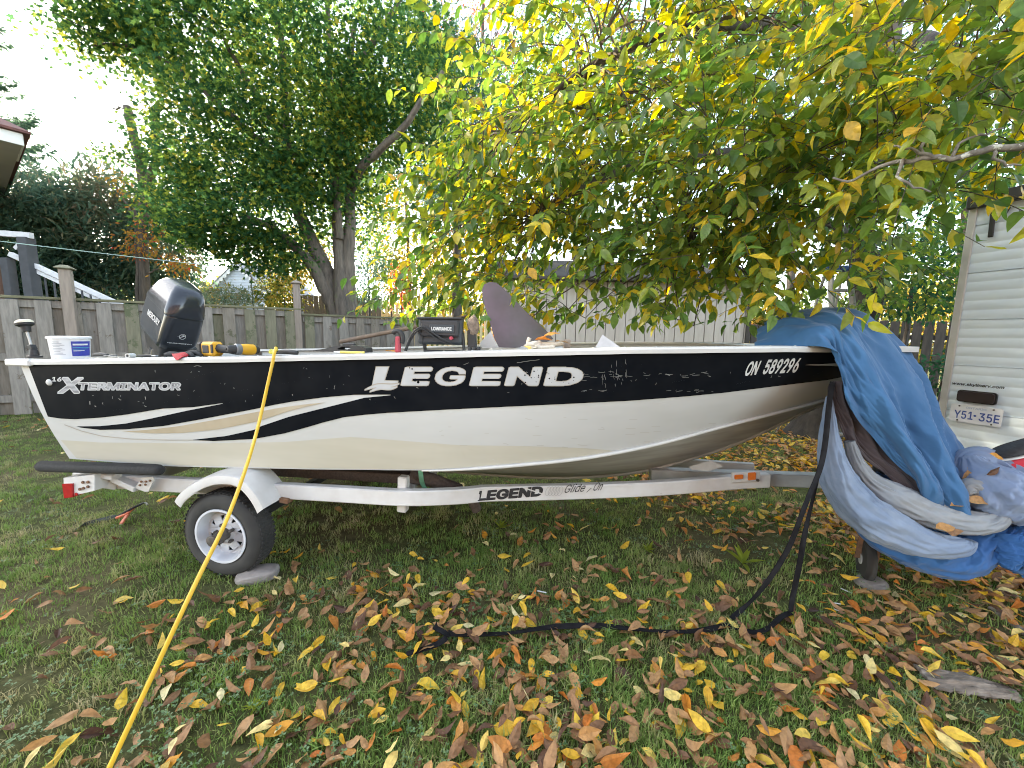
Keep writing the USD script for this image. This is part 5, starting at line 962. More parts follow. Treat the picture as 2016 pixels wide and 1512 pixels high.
for pts in ([Q(250, 214), Q(238, 212), Q(226, 205), Q(220, 180)], [Q(236, 211), Q(222, 214), Q(214, 206)], [Q(308, 225), Q(300, 210), Q(292, 195)], [Q(266, 330), Q(240, 318), Q(210, 308), Q(192, 311)], [Q(285, 470), Q(310, 440), Q(322, 425)], [Q(282, 520), Q(255, 490), Q(245, 470)], [Q(262, 420), Q(235, 380), Q(228, 360)], [Q(300, 300), Q(330, 290), Q(350, 270)], [Q(284, 470), Q(315, 462), Q(332, 455)], [Q(282, 540), Q(310, 530), Q(325, 520)]): limb(st, 'branch', pts, .028, .008, _m['bark_maple'], 6, 10, .01, 9)
crown(st, 'crown', foliage(15, [(300, 270, 11.5, .6, .5, .75, 34), (340, 310, 11.5, .8, .6, .8, 80), (225, 310, 11.4, .45, .4, .25, 20), (340, 400, 11.0, .7, .6, .6, 70)], None, 16, .16, (.09, .15), tone_maple, .3, .1, elong=(1.3, 1, .35)), [maple_shape()], maple_leaf)
crown(st, 'dry_leaves', foliage(16, [(285, 450, 11.4, .6, .5, .7, 40), (240, 360, 11.5, .4, .4, .4, 14), (350, 525, 10.6, .45, .4, .2, 20), (270, 490, 11.4, .35, .4, .3, 22)], None, 9, .16, (.07, .12), tn(.72, .12), .5, .1), lf, autumn_leaf)
b_ = at_y(900, 620, 13) * [1, 1, 0]; simple_tree('dark_cedar_tree', 'tall dark evergreen between the maple and the cherry tree', b_, [b_, b_ + [0, 0, 9]], .2, .06, [(890, 240, 13, 1.5, 1.2, 2.6, 300), (900, 380, 13, 1.1, 1, 1.4, 110), (850, 120, 13, 1.3, 1.2, 1.6, 130)], nd, conifer, 26, .25, (.10, .22), tn(.0, .05), 70, .3, elong=(.8, .8, 1.1))
b_ = at_y(960, 600, 17) * [1, 1, 0]; rt = Thing('bare_red_tree', b_, 'tall half bare tree with sparse reddish leaves in the gap beside the dark evergreen', 'tree')
limb(rt, 'trunk', [b_, at_y(955, 300, 17), at_y(950, 100, 17), at_y(955, -60, 17)], .16, .04, _m['bark_dark'])
rr_ = np.random.default_rng(77); BB = []
for i in range(120):
    s = rr_.uniform(.25, 1); p = b_ + [0, 0, 13 * s]; a = rr_.uniform(0, 6.28); L = rr_.uniform(.8, 2.2); q = p + [math.cos(a) * L * .7, math.sin(a) * L * .7, L]; BB.append(catmull(np.array([p, (p + q) / 2 + rr_.normal(0, .12, 3), q]), 6))
    for _ in range(3): q2 = q + rr_.normal(0, .5, 3); BB.append(np.array([(p + 2 * q) / 3, (q + q2) / 2, q2]))
rt.part('branches', tubes3(BB, .022, .006), _m['bark_dark'], kind='stuff'); crown(rt, 'crown', foliage(18, [(960, 60, 17, 2.2, 1.5, 2.6, 190)], None, 9, .3, (.08, .14), tn(.85, .1), .3, .1), lf, autumn_leaf)
for i, (px, py, d, rx, rz_, cnt, to, lab, nm) in enumerate([(800, 470, 16, 1.6, 2.4, 230, .45, 'thin yellowing tree in the gap right of the maple', 'birch_tree'), (900, 500, 18, 1.8, 2.0, 200, .62, 'golden leaved tree behind the left fringe of the cherry tree', 'golden_tree'), (1130, 180, 15, 2.8, 3.6, 460, .18, 'green tree glimpsed through the cherry branches', 'linden_tree'), (1560, 150, 12, 2.8, 3.2, 480, .14, 'tall dark green tree behind the cherry trunk', 'ash_tree'), (1900, 220, 10, 2.0, 2.4, 330, .16, 'dark leafy tree behind the white camper', 'basswood_tree')]):
    b_ = at_y(px, 640, d) * [1, 1, 0]; ctr = at_y(px, py, d); simple_tree(nm, lab, b_, [b_, (b_ + ctr) / 2 + [.1, 0, 0], ctr + [0, 0, rz_ * .6]], .15, .04, [(px, py, d, rx, 1.5, rz_, cnt)], lf, autumn_leaf if i in (0, 1) else maple_leaf, 18 if i < 2 else 20, .3, (.09, .15), tn(to, .15), 80 + i)
for i, (px, py, d, rx, ry, rz_, cnt, per, to, mt, sh, lab, nm) in enumerate([(440, 584, 9.6, .95, .5, .17, 110, 16, .55, conifer, nd, 'yellow green creeper hedge on top of the fence behind the motor', 'hedge'), (560, 585, 9.6, .45, .5, .45, 60, 14, .35, autumn_leaf, lf, 'yellow green shrub beside the grey fence post', 'shrub'), (790, 560, 13.5, .28, .3, .75, 50, 14, .99, autumn_leaf, lf, 'bright red shrub beyond the lower fence', 'shrub'), (1800, 540, 6.3, .7, .6, .75, 150, 14, .0, maple_leaf, lf, 'dark green bush in front of the dark fence by the camper', 'bush'), (1860, 740, 6.6, .3, .3, .35, 26, 14, .0, maple_leaf, lf, 'low dark bush at the foot of the dark fence', 'bush'), (1900, 590, 15, 2.0, 1.0, 1.6, 220, 18, .5, autumn_leaf, lf, 'sunlit golden shrub beyond the dark fence', 'shrub')]):
    b_ = at_y(px, py, d) * [1, 1, 0]; simple_tree(nm, lab, b_, [b_, b_ + [0, 0, float(at_y(px, py, d)[2])]], .04, .02, [(px, py, d, rx, ry, rz_, cnt)], sh, mt, per, .13, (.06, .12), tn(to, .13), 95 + i, cat_='shrub' if nm != 'hedge' else 'hedge')
for px, py, d, rx, rz_, cnt, to, sh, mt, lab, nm in ((728, 545, 12.0, .33, .9, 90, .05, nd, conifer, 'slim dark evergreen right of the maple trunk', 'evergreen_shrub'), (590, 500, 12.2, .9, .9, 100, .50, lf, autumn_leaf, 'sunny yellow green shrub left of the maple trunk', 'shrub'), (770, 520, 14.5, .8, 1.0, 90, .45, lf, autumn_leaf, 'yellow green young tree right of the slim evergreen', 'young_tree'), (500, 540, 19, 2.4, 1.0, 110, .40, lf, autumn_leaf, 'yellow green shrubs beside the white gabled house', 'shrub')):
    b_ = at_y(px, 640, d) * [1, 1, 0]; simple_tree(nm, lab, b_, [b_, b_ + [0, 0, float(at_y(px, py, d)[2])]], .05, .02, [(px if px != 500 else 560, py, d, rx if px != 500 else 1.2, .6, rz_, cnt)], sh, mt, 16, .2, (.08, .16), tn(to, .14), 140 + px, cat_='tree' if 'tree' in nm else 'shrub')
# distant belt of trees closing the gardens
fb = np.random.default_rng(55); ells = []
for i in range(60):
    a = math.radians(-75 + i * 2.55); d = fb.uniform(30, 42); ells.append((a, d, fb.uniform(2.5, 4), fb.uniform(1.6, 3.2)))
def belt():
    P, D, U, S, T = [], [], [], [], []
    for a, d, rx, rz_ in ells:
        c = np.array([math.sin(a) * d, math.cos(a) * d, rz_ * .85]); n_ = 1100; p = fb.normal(0, 1, (n_, 3)); p /= np.linalg.norm(p, axis=1, keepdims=True); p *= fb.uniform(.5, 1, n_)[:, None] ** .5
        P.append(c + p * [rx, 2, rz_]); D.append(p + fb.normal(0, .6, (n_, 3))); U.append(fb.normal(0, .7, (n_, 3)) + [0, 0, 1]); S.append(fb.uniform(.25, .55, n_)); T.append(np.clip(fb.normal(fb.choice([.15, .3, .55, .7], p=[.4, .25, .2, .15]), .12, n_), 0, .9))
    P, D, U, S, T = map(np.concatenate, (P, D, U, S, T)); V, F_, I = scatter(rh, P, D, U, S, None, fb)
    m = usdkit.mesh(stage, '/World/distant_trees', (V, F_), None); UsdShade.MaterialBindingAPI.Apply(m.GetPrim()).Bind(autumn_leaf); set_tone(m, T[I]); data(m.GetPrim(), 'belt of distant autumn trees closing the gardens on the horizon', 'trees', None, 'stuff')
belt()
# wires and the washing line
wm = M('wire_dark', (.03, .03, .03), (.02, .02, .02), 5, .6); gm = M('line_green', (.35, .48, .42), (.3, .42, .36), 5, .6)
def sag(p, q, s, n=24): t = np.linspace(0, 1, n)[:, None]; P = p * (1 - t) + q * t; P[:, 2] -= s * 4 * (t * (1 - t))[:, 0]; return P
single('overhead_wire', tube(sag(at_y(-40, -50, 7.5), at_y(760, 330, 16), .15), .009, 6), wm, 'thin dark overhead wire crossing the upper left sky', 'wire')
single('overhead_wire', tube(sag(at_y(230, -40, 7.5), at_y(960, 260, 16), .15), .007, 6), wm, 'second thin wire running through the maple crown', 'wire')
single('washing_line', tube(sag(at_y(-40, 470, 7.0), at_y(780, 557, 12), .05), .007, 6), gm, 'pale green washing line strung above the fence', 'line')
# ============================================================ THINGS ON THE BOAT
M('tub_white', (.66, .67, .68), (.60, .61, .62), 9, .4); M('label_blue', (.035, .045, .30), (.03, .04, .25), 9, .35); M('label_teal', (.06, .28, .40), (.05, .24, .36), 9, .35); M('print_grey', (.30, .32, .36), (.25, .27, .30), 40, .5)
M('tool_yellow', (.62, .33, .012), (.56, .29, .010), 9, .4); M('tool_black', (.014, .014, .014), (.022, .022, .022), 20, .55, bump=.1, bscale=200); M('tool_grey', (.22, .23, .24), (.16, .17, .18), 12, .35, metal=.6)
M('glove_black', (.018, .019, .021), (.03, .032, .036), 60, .9, bump=.5, bscale=300, bdist=.003); M('glove_red', (.42, .02, .03), (.33, .015, .022), 30, .8, bump=.4, bscale=200, bdist=.003)
M('rag_white', (.58, .54, .46), (.42, .38, .31), 18, .9, bump=.4, bscale=90); M('pink_red', (.40, .05, .08), (.32, .04, .06), 9, .45); M('marker_yellow', (.60, .50, .10), (.52, .43, .09), 9, .4); M('paddle_wood', (.16, .11, .075), (.11, .075, .05), 6, .7, stretch=(1, 6, 6))
M('cord_yellow', (.68, .42, .03), (.60, .36, .025), 9, .45); M('screen_teal', (.018, .024, .028), (.025, .032, .037), 6, .45)
def on_deck(px, py, w):  p = at_w(px, py, w); b = b_of(p); return B(b[0], w, float(ZG(b[0])) + (.028 if w < .07 else .025))
def obox(c, dx, dw, dz, ch=.005, R=None):
    m = cbox(dx, dw, dz, ch); m.apply_transform(frame(AX, BX, ZX, [0, 0, 0])); 
    if R is not None: m.apply_transform(R)
    m.apply_translation(c); return m
def rotm(a, ax): return trimesh.transformations.rotation_matrix(a, ax)
# tub
tc = on_deck(141, 705, .15); k2 = float((at_w(141, 705, .15) - EYE) @ FWD) / F
rb, rt_, th = 25.5 * k2, 29.5 * k2, 43 * k2
tub = Thing('plastic_tub', tc, 'white plastic tub with blue label on the stern corner', 'tub')
body = tub.part('body', lathe([(0, .001), (rb, .001), (rb + .002, .004), (rt_ - .003, th - .012), (rt_ - .006, th - .012), (rb - .004, .006), (0, .006)], 40, tc), _m['tub_white'], smooth=35)
tub.part('lid', lathe([(0, th + .003), (rt_ - .01, th + .003), (rt_ + .003, th - .001), (rt_ + .004, th - .011), (rt_, th - .012), (rt_ - .004, th - .012)], 40, tc), _m['tub_white'], smooth=35)
def wrap(a0, a1, h0, h1, off=.0012):                                     # patch on the tub wall; angles from the camera side, to the right positive
    a = np.linspace(a0, a1, 14); h = np.linspace(h0, h1, 6); v = unit((EYE - tc) * [1, 1, 0]); r_ = np.cross(ZX, v)
    G = np.array([[tc + (rb + (rt_ - rb - .002) * hh + .002 + off) * (math.cos(t) * v + math.sin(t) * r_) + ZX * th * hh for hh in h] for t in a]); m = sheet(G)
    c = (tc + ZX * th / 2); 
    if ((m.triangles_center - c) * m.face_normals).sum() < 0: m.invert()
    return m
tub.part('label', wrap(.05, 1.15, .14, .80), _m['label_blue'], parent=body)
tub.part('label_stripe', cat(wrap(.12, .95, .62, .69, .002), wrap(.12, .7, .36, .39, .002)), _m['white_decal'], parent=body); tub.part('label_stripe', cat(wrap(.10, 1.05, .50, .53, .002), wrap(.10, .9, .44, .46, .002)), _m['label_teal'], parent=body)
tub.part('printing', cat(*[wrap(-1.0 + .06 * (i % 3), -.25 - .12 * (i * 7 % 3), .2 + .07 * i, .2 + .07 * i + .022) for i in range(9)]), _m['print_grey'], parent=body, kind='stuff')
# drill lying on its side
k2 = .00272; dc = on_deck(419, 700, .13); dr = Thing('cordless_drill', dc, 'yellow and black cordless drill lying beside the outboard motor', 'drill')
bt = dr.part('battery', obox(dc + ZX * .044, .088, .07, .080, .012), _m['tool_yellow'])
dr.part('battery_window', obox(dc + ZX * .043 - AX * .008 - BX * .034, .042, .008, .046, .006), _m['tool_black'], parent=bt); dr.part('battery_clip', obox(dc + ZX * .046 + AX * .031 - BX * .034, .016, .008, .050, .004), _m['tool_black'], parent=bt); dr.part('battery_base', obox(dc + ZX * .045 - AX * .055, .034, .066, .072, .01), _m['tool_black'], parent=bt)
dr.part('handle', tube([dc + ZX * .048 + AX * .04, dc + ZX * .042 + AX * .10, dc + ZX * .038 + AX * .150], [.025, .021, .024], 12), _m['tool_black'], smooth=45)
hx = unit(-BX * .86 - AX * .35 + ZX * .05); hc_ = dc + AX * .185 + ZX * .045
hd_ = dr.part('head', lathe([(0, -.075), (.022, -.073), (.030, -.06), (.032, -.03), (.030, .0), (.028, .012)], 20, hc_, hx), _m['tool_yellow'], smooth=40)
dr.part('torque_ring', lathe([(.029, .006), (.031, .010), (.031, .030), (.026, .034)], 24, hc_, hx), _m['tool_grey'], parent=hd_, smooth=40); dr.part('chuck', lathe([(.026, .032), (.024, .036), (.022, .06), (.015, .072), (.006, .075), (.006, .05), (0, .05)], 20, hc_, hx), _m['tool_black'], parent=hd_, smooth=40)
dr.part('motor_cap', lathe([(0, -.09), (.02, -.088), (.026, -.072), (.027, -.06)], 16, hc_, hx), _m['tool_black'], parent=hd_, smooth=40); dr.part('trigger', obox(hc_ - AX * .035 + ZX * .0, .018, .02, .02, .004), _m['tool_black'], parent=hd_)
# glove
def blob(c, r, seed, amp=.25, sub=3, fr=1.5, sq=(1, 1, 1)):
    m = trimesh.creation.icosphere(sub, 1.0); v = m.vertices; n = meshkit.fbm(v * fr + seed * 7.3, 4, seed) - .5; v = v * (1 + 2 * amp * n[:, None]); v = v * np.asarray(r); m.vertices = v
    m.apply_transform(frame(AX, BX, ZX, c)); return m
gc_ = on_deck(352, 699, .10); gl = Thing('work_glove', gc_, 'crumpled black work glove with red cuff at the foot of the motor', 'glove')
gl.part('palm', blob(gc_ + ZX * .014 + AX * .03, (.06, .035, .018), 3), _m['glove_black'], smooth=True)
for i, (a, l) in enumerate(((-.25, .085), (-.05, .10), (.12, .095), (.30, .075))): p = gc_ + ZX * (.014 + .006 * (i % 2)) + AX * .06 + BX * (i - 1.5) * .018; gl.part('finger', tube(catmull([p, p + AX * l * .5 + ZX * .014 + BX * a * .04, p + AX * l + BX * a * .08 - ZX * .006], 8), np.linspace(.013, .010, 8), 8), _m['glove_black'], smooth=True)
gl.part('thumb', tube(catmull([gc_ + ZX * .015 - AX * .0, gc_ + ZX * .02 - AX * .05, gc_ + ZX * .012 - AX * .085], 8), .013, 8), _m['glove_black'], smooth=True)
gq = lambda px, py, w: at_w(px, py, w)
cu = np.array([[gq(338, 697, .06), gq(352, 696, .06), gq(364, 694, .06), gq(376, 697, .08)], [gq(340, 701, .02), gq(350, 700, .01), gq(361, 699, .02), gq(370, 700, .05)], [gq(344, 706, -.018), gq(351, 709, -.024), gq(357, 705, -.018), gq(366, 703, .02)]]); gl.part('cuff', sheet(np.array([catmull(r_, 9) for r_ in cu]), .003, flip=True), _m['glove_red'], smooth=True)
# rag with scraper, socket, pliers
rc_ = on_deck(203, 702, .12)
gxr, gyr = np.meshgrid(np.linspace(-.085, .085, 22), np.linspace(-.06, .06, 14), indexing='ij'); hz = .012 * meshkit.fbm(np.stack([gxr * 22, gyr * 22, 0 * gxr], -1), 3, 4) + .001
single('cleaning_rag', sheet(rc_ + gxr[..., None] * AX + gyr[..., None] * BX + hz[..., None] * ZX, .002), _m['rag_white'], 'pale crumpled rag lying right of the white tub', 'rag', smooth=True)
sc2 = Thing('scraper', rc_ + AX * .05, 'dark handled scraper lying on the pale rag', 'scraper'); a0 = rc_ + ZX * .022 - BX * .03
sc2.part('handle', tube([a0 - AX * .02, a0 + AX * .035 + ZX * .004, a0 + AX * .075], [.010, .013, .009], 8), _m['tool_black'], smooth=True); sc2.part('blade', beam(a0 + AX * .07, a0 + AX * .115, .04, .003), _m['tool_grey'])
s0_ = on_deck(257, 701, .09); single('steel_socket', lathe([(.008, -.02), (.014, -.02), (.015, 0), (.014, .02), (.008, .02), (.008, -.02)], 20, s0_ + ZX * .014, unit(-BX + .2 * AX)), _m['aluminium'], 'small round steel socket on the rim left of the motor', 'socket', smooth=40)
p0_ = on_deck(292, 701, .09); plr = Thing('pliers', p0_, 'black handled pliers lying left of the glove', 'pliers')
for q in (-.008, .008): plr.part('handle', tube([p0_ + ZX * .012 - AX * .045 + BX * q * 2.4, p0_ + ZX * .012 + BX * q * 1.6, p0_ + ZX * .012 + AX * .03], [.006, .007, .005], 7), _m['tool_black'], smooth=True)
plr.part('jaws', beam(p0_ + ZX * .012 + AX * .025, p0_ + ZX * .012 + AX * .06, .018, .01), _m['tool_grey'])
# yellow extension cord over the side
cd_ = [(541, 687, .05), (545, 684, .03)]
wl = [(543, 685, .035), (541.5, 690, .0), (540, 696, -.022), (537, 712, -.034), (529, 748, -.06), (514, 815, -.10)]
pts_ = [at_w(*q) for q in wl]; d0_ = float((pts_[-1] - EYE) @ FWD)
lw = [(494, 890), (470, 962), (441, 1035), (405, 1108), (352, 1218), (283, 1366), (215, 1512)]; dl = np.interp(np.arange(1, 8) / 7, [0, 1], [1 / d0_, 1 / 1.20])
pts_ += [EYE + ray(x, y) / q for (x, y), q in zip(lw, dl)]; pts_ += [pts_[-1] + (pts_[-1] - pts_[-2]) * .25]; cc_ = catmull(pts_, 90); cc_[:, 2] = np.maximum(cc_[:, 2], .012)
crd = Thing('extension_cord', [cc_[-1][0], cc_[-1][1], 0], 'yellow extension cord running from the boat rim down to the grass', 'cord')
crd.part('cable', tube(cc_, .0078, 10), _m['cord_yellow'], smooth=True)
e0 = on_deck(541, 690, .06) + ZX * .010; crd.part('socket_end', tube(catmull([cc_[0], e0 - AX * .0 + ZX * .006, e0 - AX * .028 + ZX * .012], 8), np.linspace(.009, .014, 8), 10), M('plug_lime', (.50, .48, .05), (.45, .42, .05), 9, .5), smooth=True, label='lime yellow socket end of the cord')
b0 = on_deck(560, 690, .05) + ZX * .014; single('pry_bar', tube(catmull([b0 - AX * .06 - ZX * .004, b0 + ZX * .004, b0 + AX * .075], 10), [.006, .008, .010, .011, .012, .012, .012, .012, .012, .010], 10), _m['tool_black'], 'short black handled tool beside the yellow cord end', 'tool', smooth=True)
# black scoop, marker
sp_ = [(614, 691), (640, 684), (665, 675), (690, 672.5), (715, 675), (723, 680), (724, 691)]; hole = Polygon([(666, 682), (676, 676.5), (690, 676), (692, 680), (684, 684), (668, 685)]).buffer(.6)
def plate_poly(poly, w, th):
    g = poly.exterior.coords[:]; return g
pz = Polygon(sp_).buffer(1.5).difference(hole); k3 = .0027
o3 = on_deck(668, 692, .10) + ZX * .012; pm_ = affinity.affine_transform(pz, [k3, 0, 0, -k3, -668 * k3, 692 * k3]); mm_ = prism(pm_, .07); v = mm_.vertices; v[:, 0] += 0; v[:, 2] -= .035; v[:, 1] *= 1 - .35 * np.abs(v[:, 2] / .035) ** 1.5; mm_.vertices = v; mm_.apply_transform(frame(AX, ZX, np.cross(AX, ZX), o3 + BX * .03))
scp = Thing('air_scoop', o3, 'black plastic air scoop with an opening lying on the rim', 'scoop'); scp.part('shell', mm_, _m['black_plastic'], smooth=40); scp.part('inner_cavity', obox(o3 + AX * .028 + ZX * .033 + BX * .05, .07, .02, .025, .004), _m['trailer_black'])
m0 = on_deck(690, 691, .04) + ZX * .007; mk_ = Thing('marker_pen', m0, 'pale yellow marker pen in front of the black scoop', 'pen'); mk_.part('barrel', tube([m0 - AX * .055, m0 + AX * .075], .0072, 10), _m['marker_yellow'], smooth=40); mk_.part('cap', lathe([(0, 0), (.005, .0), (.0062, .03), (.0072, .035)], 10, m0 - AX * .09, AX), _m['white_decal'], smooth=40)
# paddle shaft in the boat
pa, pb = at_w(670, 673, 1.15), at_w(850, 637, 1.0); single('paddle', cat(tube([pa, pb], .017, 10), beam(pb, pb + unit(pb - pa) * .35, .12, .014)), _m['paddle_wood'], 'brown wooden paddle shaft slanting behind the fish finder', 'paddle', smooth=40)
# red grip
r0 = on_deck(783, 684, .09); rg_ = Thing('red_clamp', r0, 'pink red clamp with black grip standing left of the fish finder', 'clamp'); rg_.part('body', beam(r0, r0 + ZX * .085 + AX * .004, .026, .028, up=BX, c=.006), _m['pink_red']); rg_.part('grip', tube(catmull([r0 + ZX * .10 - AX * .024, r0 + ZX * .112, r0 + ZX * .10 + AX * .022, r0 + ZX * .05 + AX * .024], 10), .012, 10), _m['tool_black'], smooth=True)
# fish finder
f0 = on_deck(872, 688, .20); ff = Thing('fish_finder', f0, 'black fish finder on a swivel bracket with its back towards us', 'fish finder'); kf = float((at_w(872, 660, .20) - EYE) @ FWD) / F
R8 = rotm(-.12, AX)
fc = at_w(868, 652, .20); W_, H_ = 88 * kf, 52 * kf
cs = ff.part('case', obox(fc, W_, .05, H_, .010, R8), _m['screen_teal'])
ff.part('top_edge', obox(fc + ZX * (H_ / 2 - .006) , W_ + .006, .056, .012, .004, R8), _m['black_plastic'], parent=cs)
bp2 = obox(fc + ZX * .014 - BX * .030 + AX * .004, W_ * .86, .02, H_ * .62, .008, R8); ff.part('back_cover', bp2, _m['black_plastic'], parent=cs); ff.part('name_plate', obox(fc + ZX * .012 - BX * .042 + AX * .018, W_ * .56, .006, H_ * .30, .003, R8), _m['screen_teal'], parent=cs)
ff.part('maker_lettering', face_text(affinity.translate(tbox('LOWRANCE', W_ * .46, .0185, .0, .02), -W_ * .23, -.009), fc + ZX * .012 - BX * .0465 + AX * .018, AX, ZX, -BX, .001), _m['white_decal'], parent=cs)
ff.part('bracket', cat(beam(f0 - AX * .10, f0 + AX * .12, .06, .012, up=ZX), beam(f0 - AX * .098 + ZX * .0, fc - AX * .092 - ZX * .005 - BX * .03, .034, .010, up=AX), beam(f0 + AX * .117 + ZX * .0, fc + AX * .120 - ZX * .005, .034, .010, up=AX)), _m['black_plastic'])
ff.part('knob', lathe([(0, 0), (.016, 0), (.016, .014), (0, .016)], 12, fc - AX * .094 - BX * .032 - ZX * .005, -AX), _m['black_plastic']); ff.part('red_plug', lathe([(0, 0), (.009, 0), (.009, .02), (0, .02)], 10, fc + AX * .07 - ZX * .035 - BX * .03, -BX), _m['pink_red'])
ff.part('cable', tube(catmull([at_w(797, 690, .10), at_w(806, 668, .13), at_w(818, 650, .14), at_w(834, 643, .145), at_w(846, 650, .15), at_w(864, 663, .15), at_w(890, 676, .16)], 40), .0048, 8), _m['tool_black'], smooth=True); ff.part('cable', tube(catmull([at_w(800, 691, .12), at_w(812, 664, .14), at_w(828, 648, .15), at_w(840, 652, .152), at_w(858, 666, .155), at_w(880, 676, .16)], 40), .0042, 8), _m['tool_black'], smooth=True)
w0 = on_deck(932, 686, .18); wd_ = Thing('rod_holder', w0, 'mottled brown worn rod holder right of the fish finder', 'rod holder'); wd_.part('tube', beam(at_w(930, 684, .20), at_w(929, 650, .20), .045, .032, up=BX), _m['tool_black']); wd_.part('mottled_head', blob(at_w(932, 641, .20), (.030, .03, .052), 11, .35, 4, 1.6), M('camo_brown', (.26, .20, .15), (.12, .09, .07), 45, .9, bump=.5, bscale=90), smooth=True)
for q in (925, 934, 942): wd_.part('foot_bolt', lathe([(.0, 0), (.010, 0), (.011, .012), (.007, .018), (0, .018)], 10, on_deck(q, 688, .12)), _m['tool_black'])
# white rag/glove heap with leaves, block
h0 = on_deck(1065, 684, .16); single('crumpled_glove', cat(blob(h0 + ZX * .018 - AX * .03, (.05, .04, .022), 21, .45, 4), tube(catmull([h0 - AX * .06 + ZX * .01, h0 - AX * .065 + ZX * .03, h0 - AX * .058 + ZX * .055], 8), .010, 8), tube(catmull([h0 - AX * .02 + ZX * .02, h0 + AX * .05 + ZX * .022, h0 + AX * .11 + ZX * .028], 8), [.016, .015, .014, .014, .013, .012, .011, .009], 8), tube(catmull([h0 - AX * .04 - BX * .02 + ZX * .008, h0 + AX * .02 - BX * .03 + ZX * .01, h0 + AX * .07 - BX * .02 + ZX * .012], 8), .010, 8)), _m['rag_white'], 'dirty white crumpled glove under dry leaves at the windshield foot', 'glove', smooth=True)
single('wood_block', obox(on_deck(1116, 684, .2) + ZX * .022, .035, .05, .045, .004), _m['post_wood'], 'small grey wooden block right of the crumpled glove', 'block')
rl = np.random.default_rng(12)
def loose_leaf(p, tone, size, label, d=None, up=None, shp=None, where='boat rim'):
    v, f, _ = scatter([fshapes[shp if shp is not None else rl.integers(0, 8)]], np.array([p]), np.array([d if d is not None else [math.cos(2), math.sin(2), .1]]), np.array([up if up is not None else [0, 0, 1.0]]), np.array([size]), np.zeros(1, int), rl)
    single('fallen_leaf', (v, f), fallm, label, 'leaf', 'leaves lying on the boat and its cover', tone=np.full(len(v), tone))
loose_leaf(h0 + ZX * .045 - AX * .03 - BX * .02, .66, .09, 'orange brown leaf on the crumpled white glove', AX + ZX * .1); loose_leaf(h0 + ZX * .055 + AX * .01, .6, .08, 'curled copper leaf standing on the crumpled white glove', AX * .6 + ZX * .5, shp=5); loose_leaf(h0 + ZX * .04 + AX * .07 - BX * .03, .48, .08, 'tan leaf at the right end of the crumpled glove', AX + ZX * .15)
loose_leaf(on_deck(1032, 688, .06) + ZX * .012, .93, .06, 'pale leaf on the rim below the windshield', AX * .8 - BX * .3 - ZX * .2); loose_leaf(on_deck(757, 687, .07) + ZX * .012, .60, .11, 'copper leaf at the foot of the red clamp', AX + BX * .1, shp=0)
# ============================================================ STRAPS, STONES, ODDMENTS
M('webbing_black', (.008, .008, .009), (.014, .014, .016), 30, .8, spec=.12, bump=.3, bscale=400, bdist=.002); M('orange_plastic', (.60, .16, .08), (.5, .13, .06), 20, .5); M('stone_grey', (.30, .27, .25), (.20, .185, .17), 12, .85, bump=.5, bscale=40, bdist=.01); M('driftwood', (.22, .185, .15), (.10, .085, .07), 8, .9, bump=.6, bscale=40, bdist=.006, stretch=(1, 6, 6))
def ribbon(P, wid, side, th=.0025, n=80, twist=None):
    P = catmull(P, n); T = np.gradient(P, axis=0); T /= np.linalg.norm(T, axis=1, keepdims=True); S = np.broadcast_to(np.asarray(side, float), P.shape); S = S - T * (S * T).sum(1, keepdims=True); S /= np.linalg.norm(S, axis=1, keepdims=True)
    if twist is not None: a = twist(np.linspace(0, 1, n))[:, None]; S = S * np.cos(a) + np.cross(T, S) * np.sin(a)
    return sheet(np.stack([P - S * wid / 2, P, P + S * wid / 2], 1), th)
gg = lambda x, y, h=.035: at_z(x, y, h)
st_ = Thing('tie_down_strap', gg(1500, 1240) * [1, 1, 0], 'long black webbing strap hanging from the bow and trailing over the leaves', 'strap')
d1 = [(1640, 752, 1.97), (1630, 822, 1.94), (1617, 915, 1.90), (1598, 965, 1.88)]
end1 = gg(1468, 1195); q1 = [EYE + ray(x, y) * d for x, y, d in d1]
def seg(px_list, d0, d1_): return [EYE + ray(x, y) * (d0 + (d1_ - d0) * i / (len(px_list) - 1)) for i, (x, y) in enumerate(px_list)]
dend = float((gg(1440, 1217) - EYE) @ FWD); st_.part('webbing', ribbon(q1 + seg([(1580, 1010), (1561, 1060), (1538, 1105), (1500, 1160), (1470, 1192)], 1.86, dend + .04) + [gg(1440, 1217, .04)], .024, AX, twist=lambda t: .25 * np.sin(t * 12)), _m['webbing_black'], smooth=True)
dend2 = float((gg(1557, 1207) - EYE) @ FWD); st_.part('webbing', ribbon(seg([(1642, 760), (1622, 870), (1606, 960), (1594, 1010), (1582, 1065), (1572, 1120), (1561, 1175), (1557, 1205)], 2.0, dend2) , .024, AX, twist=lambda t: .5 * np.sin(t * 9 + 1)), _m['webbing_black'], smooth=True)
st_.part('webbing', ribbon([gg(*q) for q in [(1558, 1207), (1530, 1222), (1500, 1243), (1472, 1243), (1440, 1233), (1400, 1238), (1340, 1244), (1250, 1239), (1180, 1232), (1110, 1233), (1060, 1238), (1000, 1247), (930, 1249), (882, 1247)]], .026, [.25, 1, .15], n=120, twist=lambda t: .35 * np.sin(t * 17)), _m['webbing_black'], smooth=True)
st_.part('webbing', ribbon([gg(*q) for q in [(858, 1228, .05), (866, 1240, .06), (880, 1250, .04), (868, 1264, .04), (835, 1278, .04), (800, 1288, .03)]], .026, [.3, 1, .1], n=50), _m['webbing_black'], smooth=True)
rs_ = Thing('ratchet_strap', gg(225, 1015) * [1, 1, 0], 'dark ratchet strap with an orange handle lying under the trailer tail', 'strap')
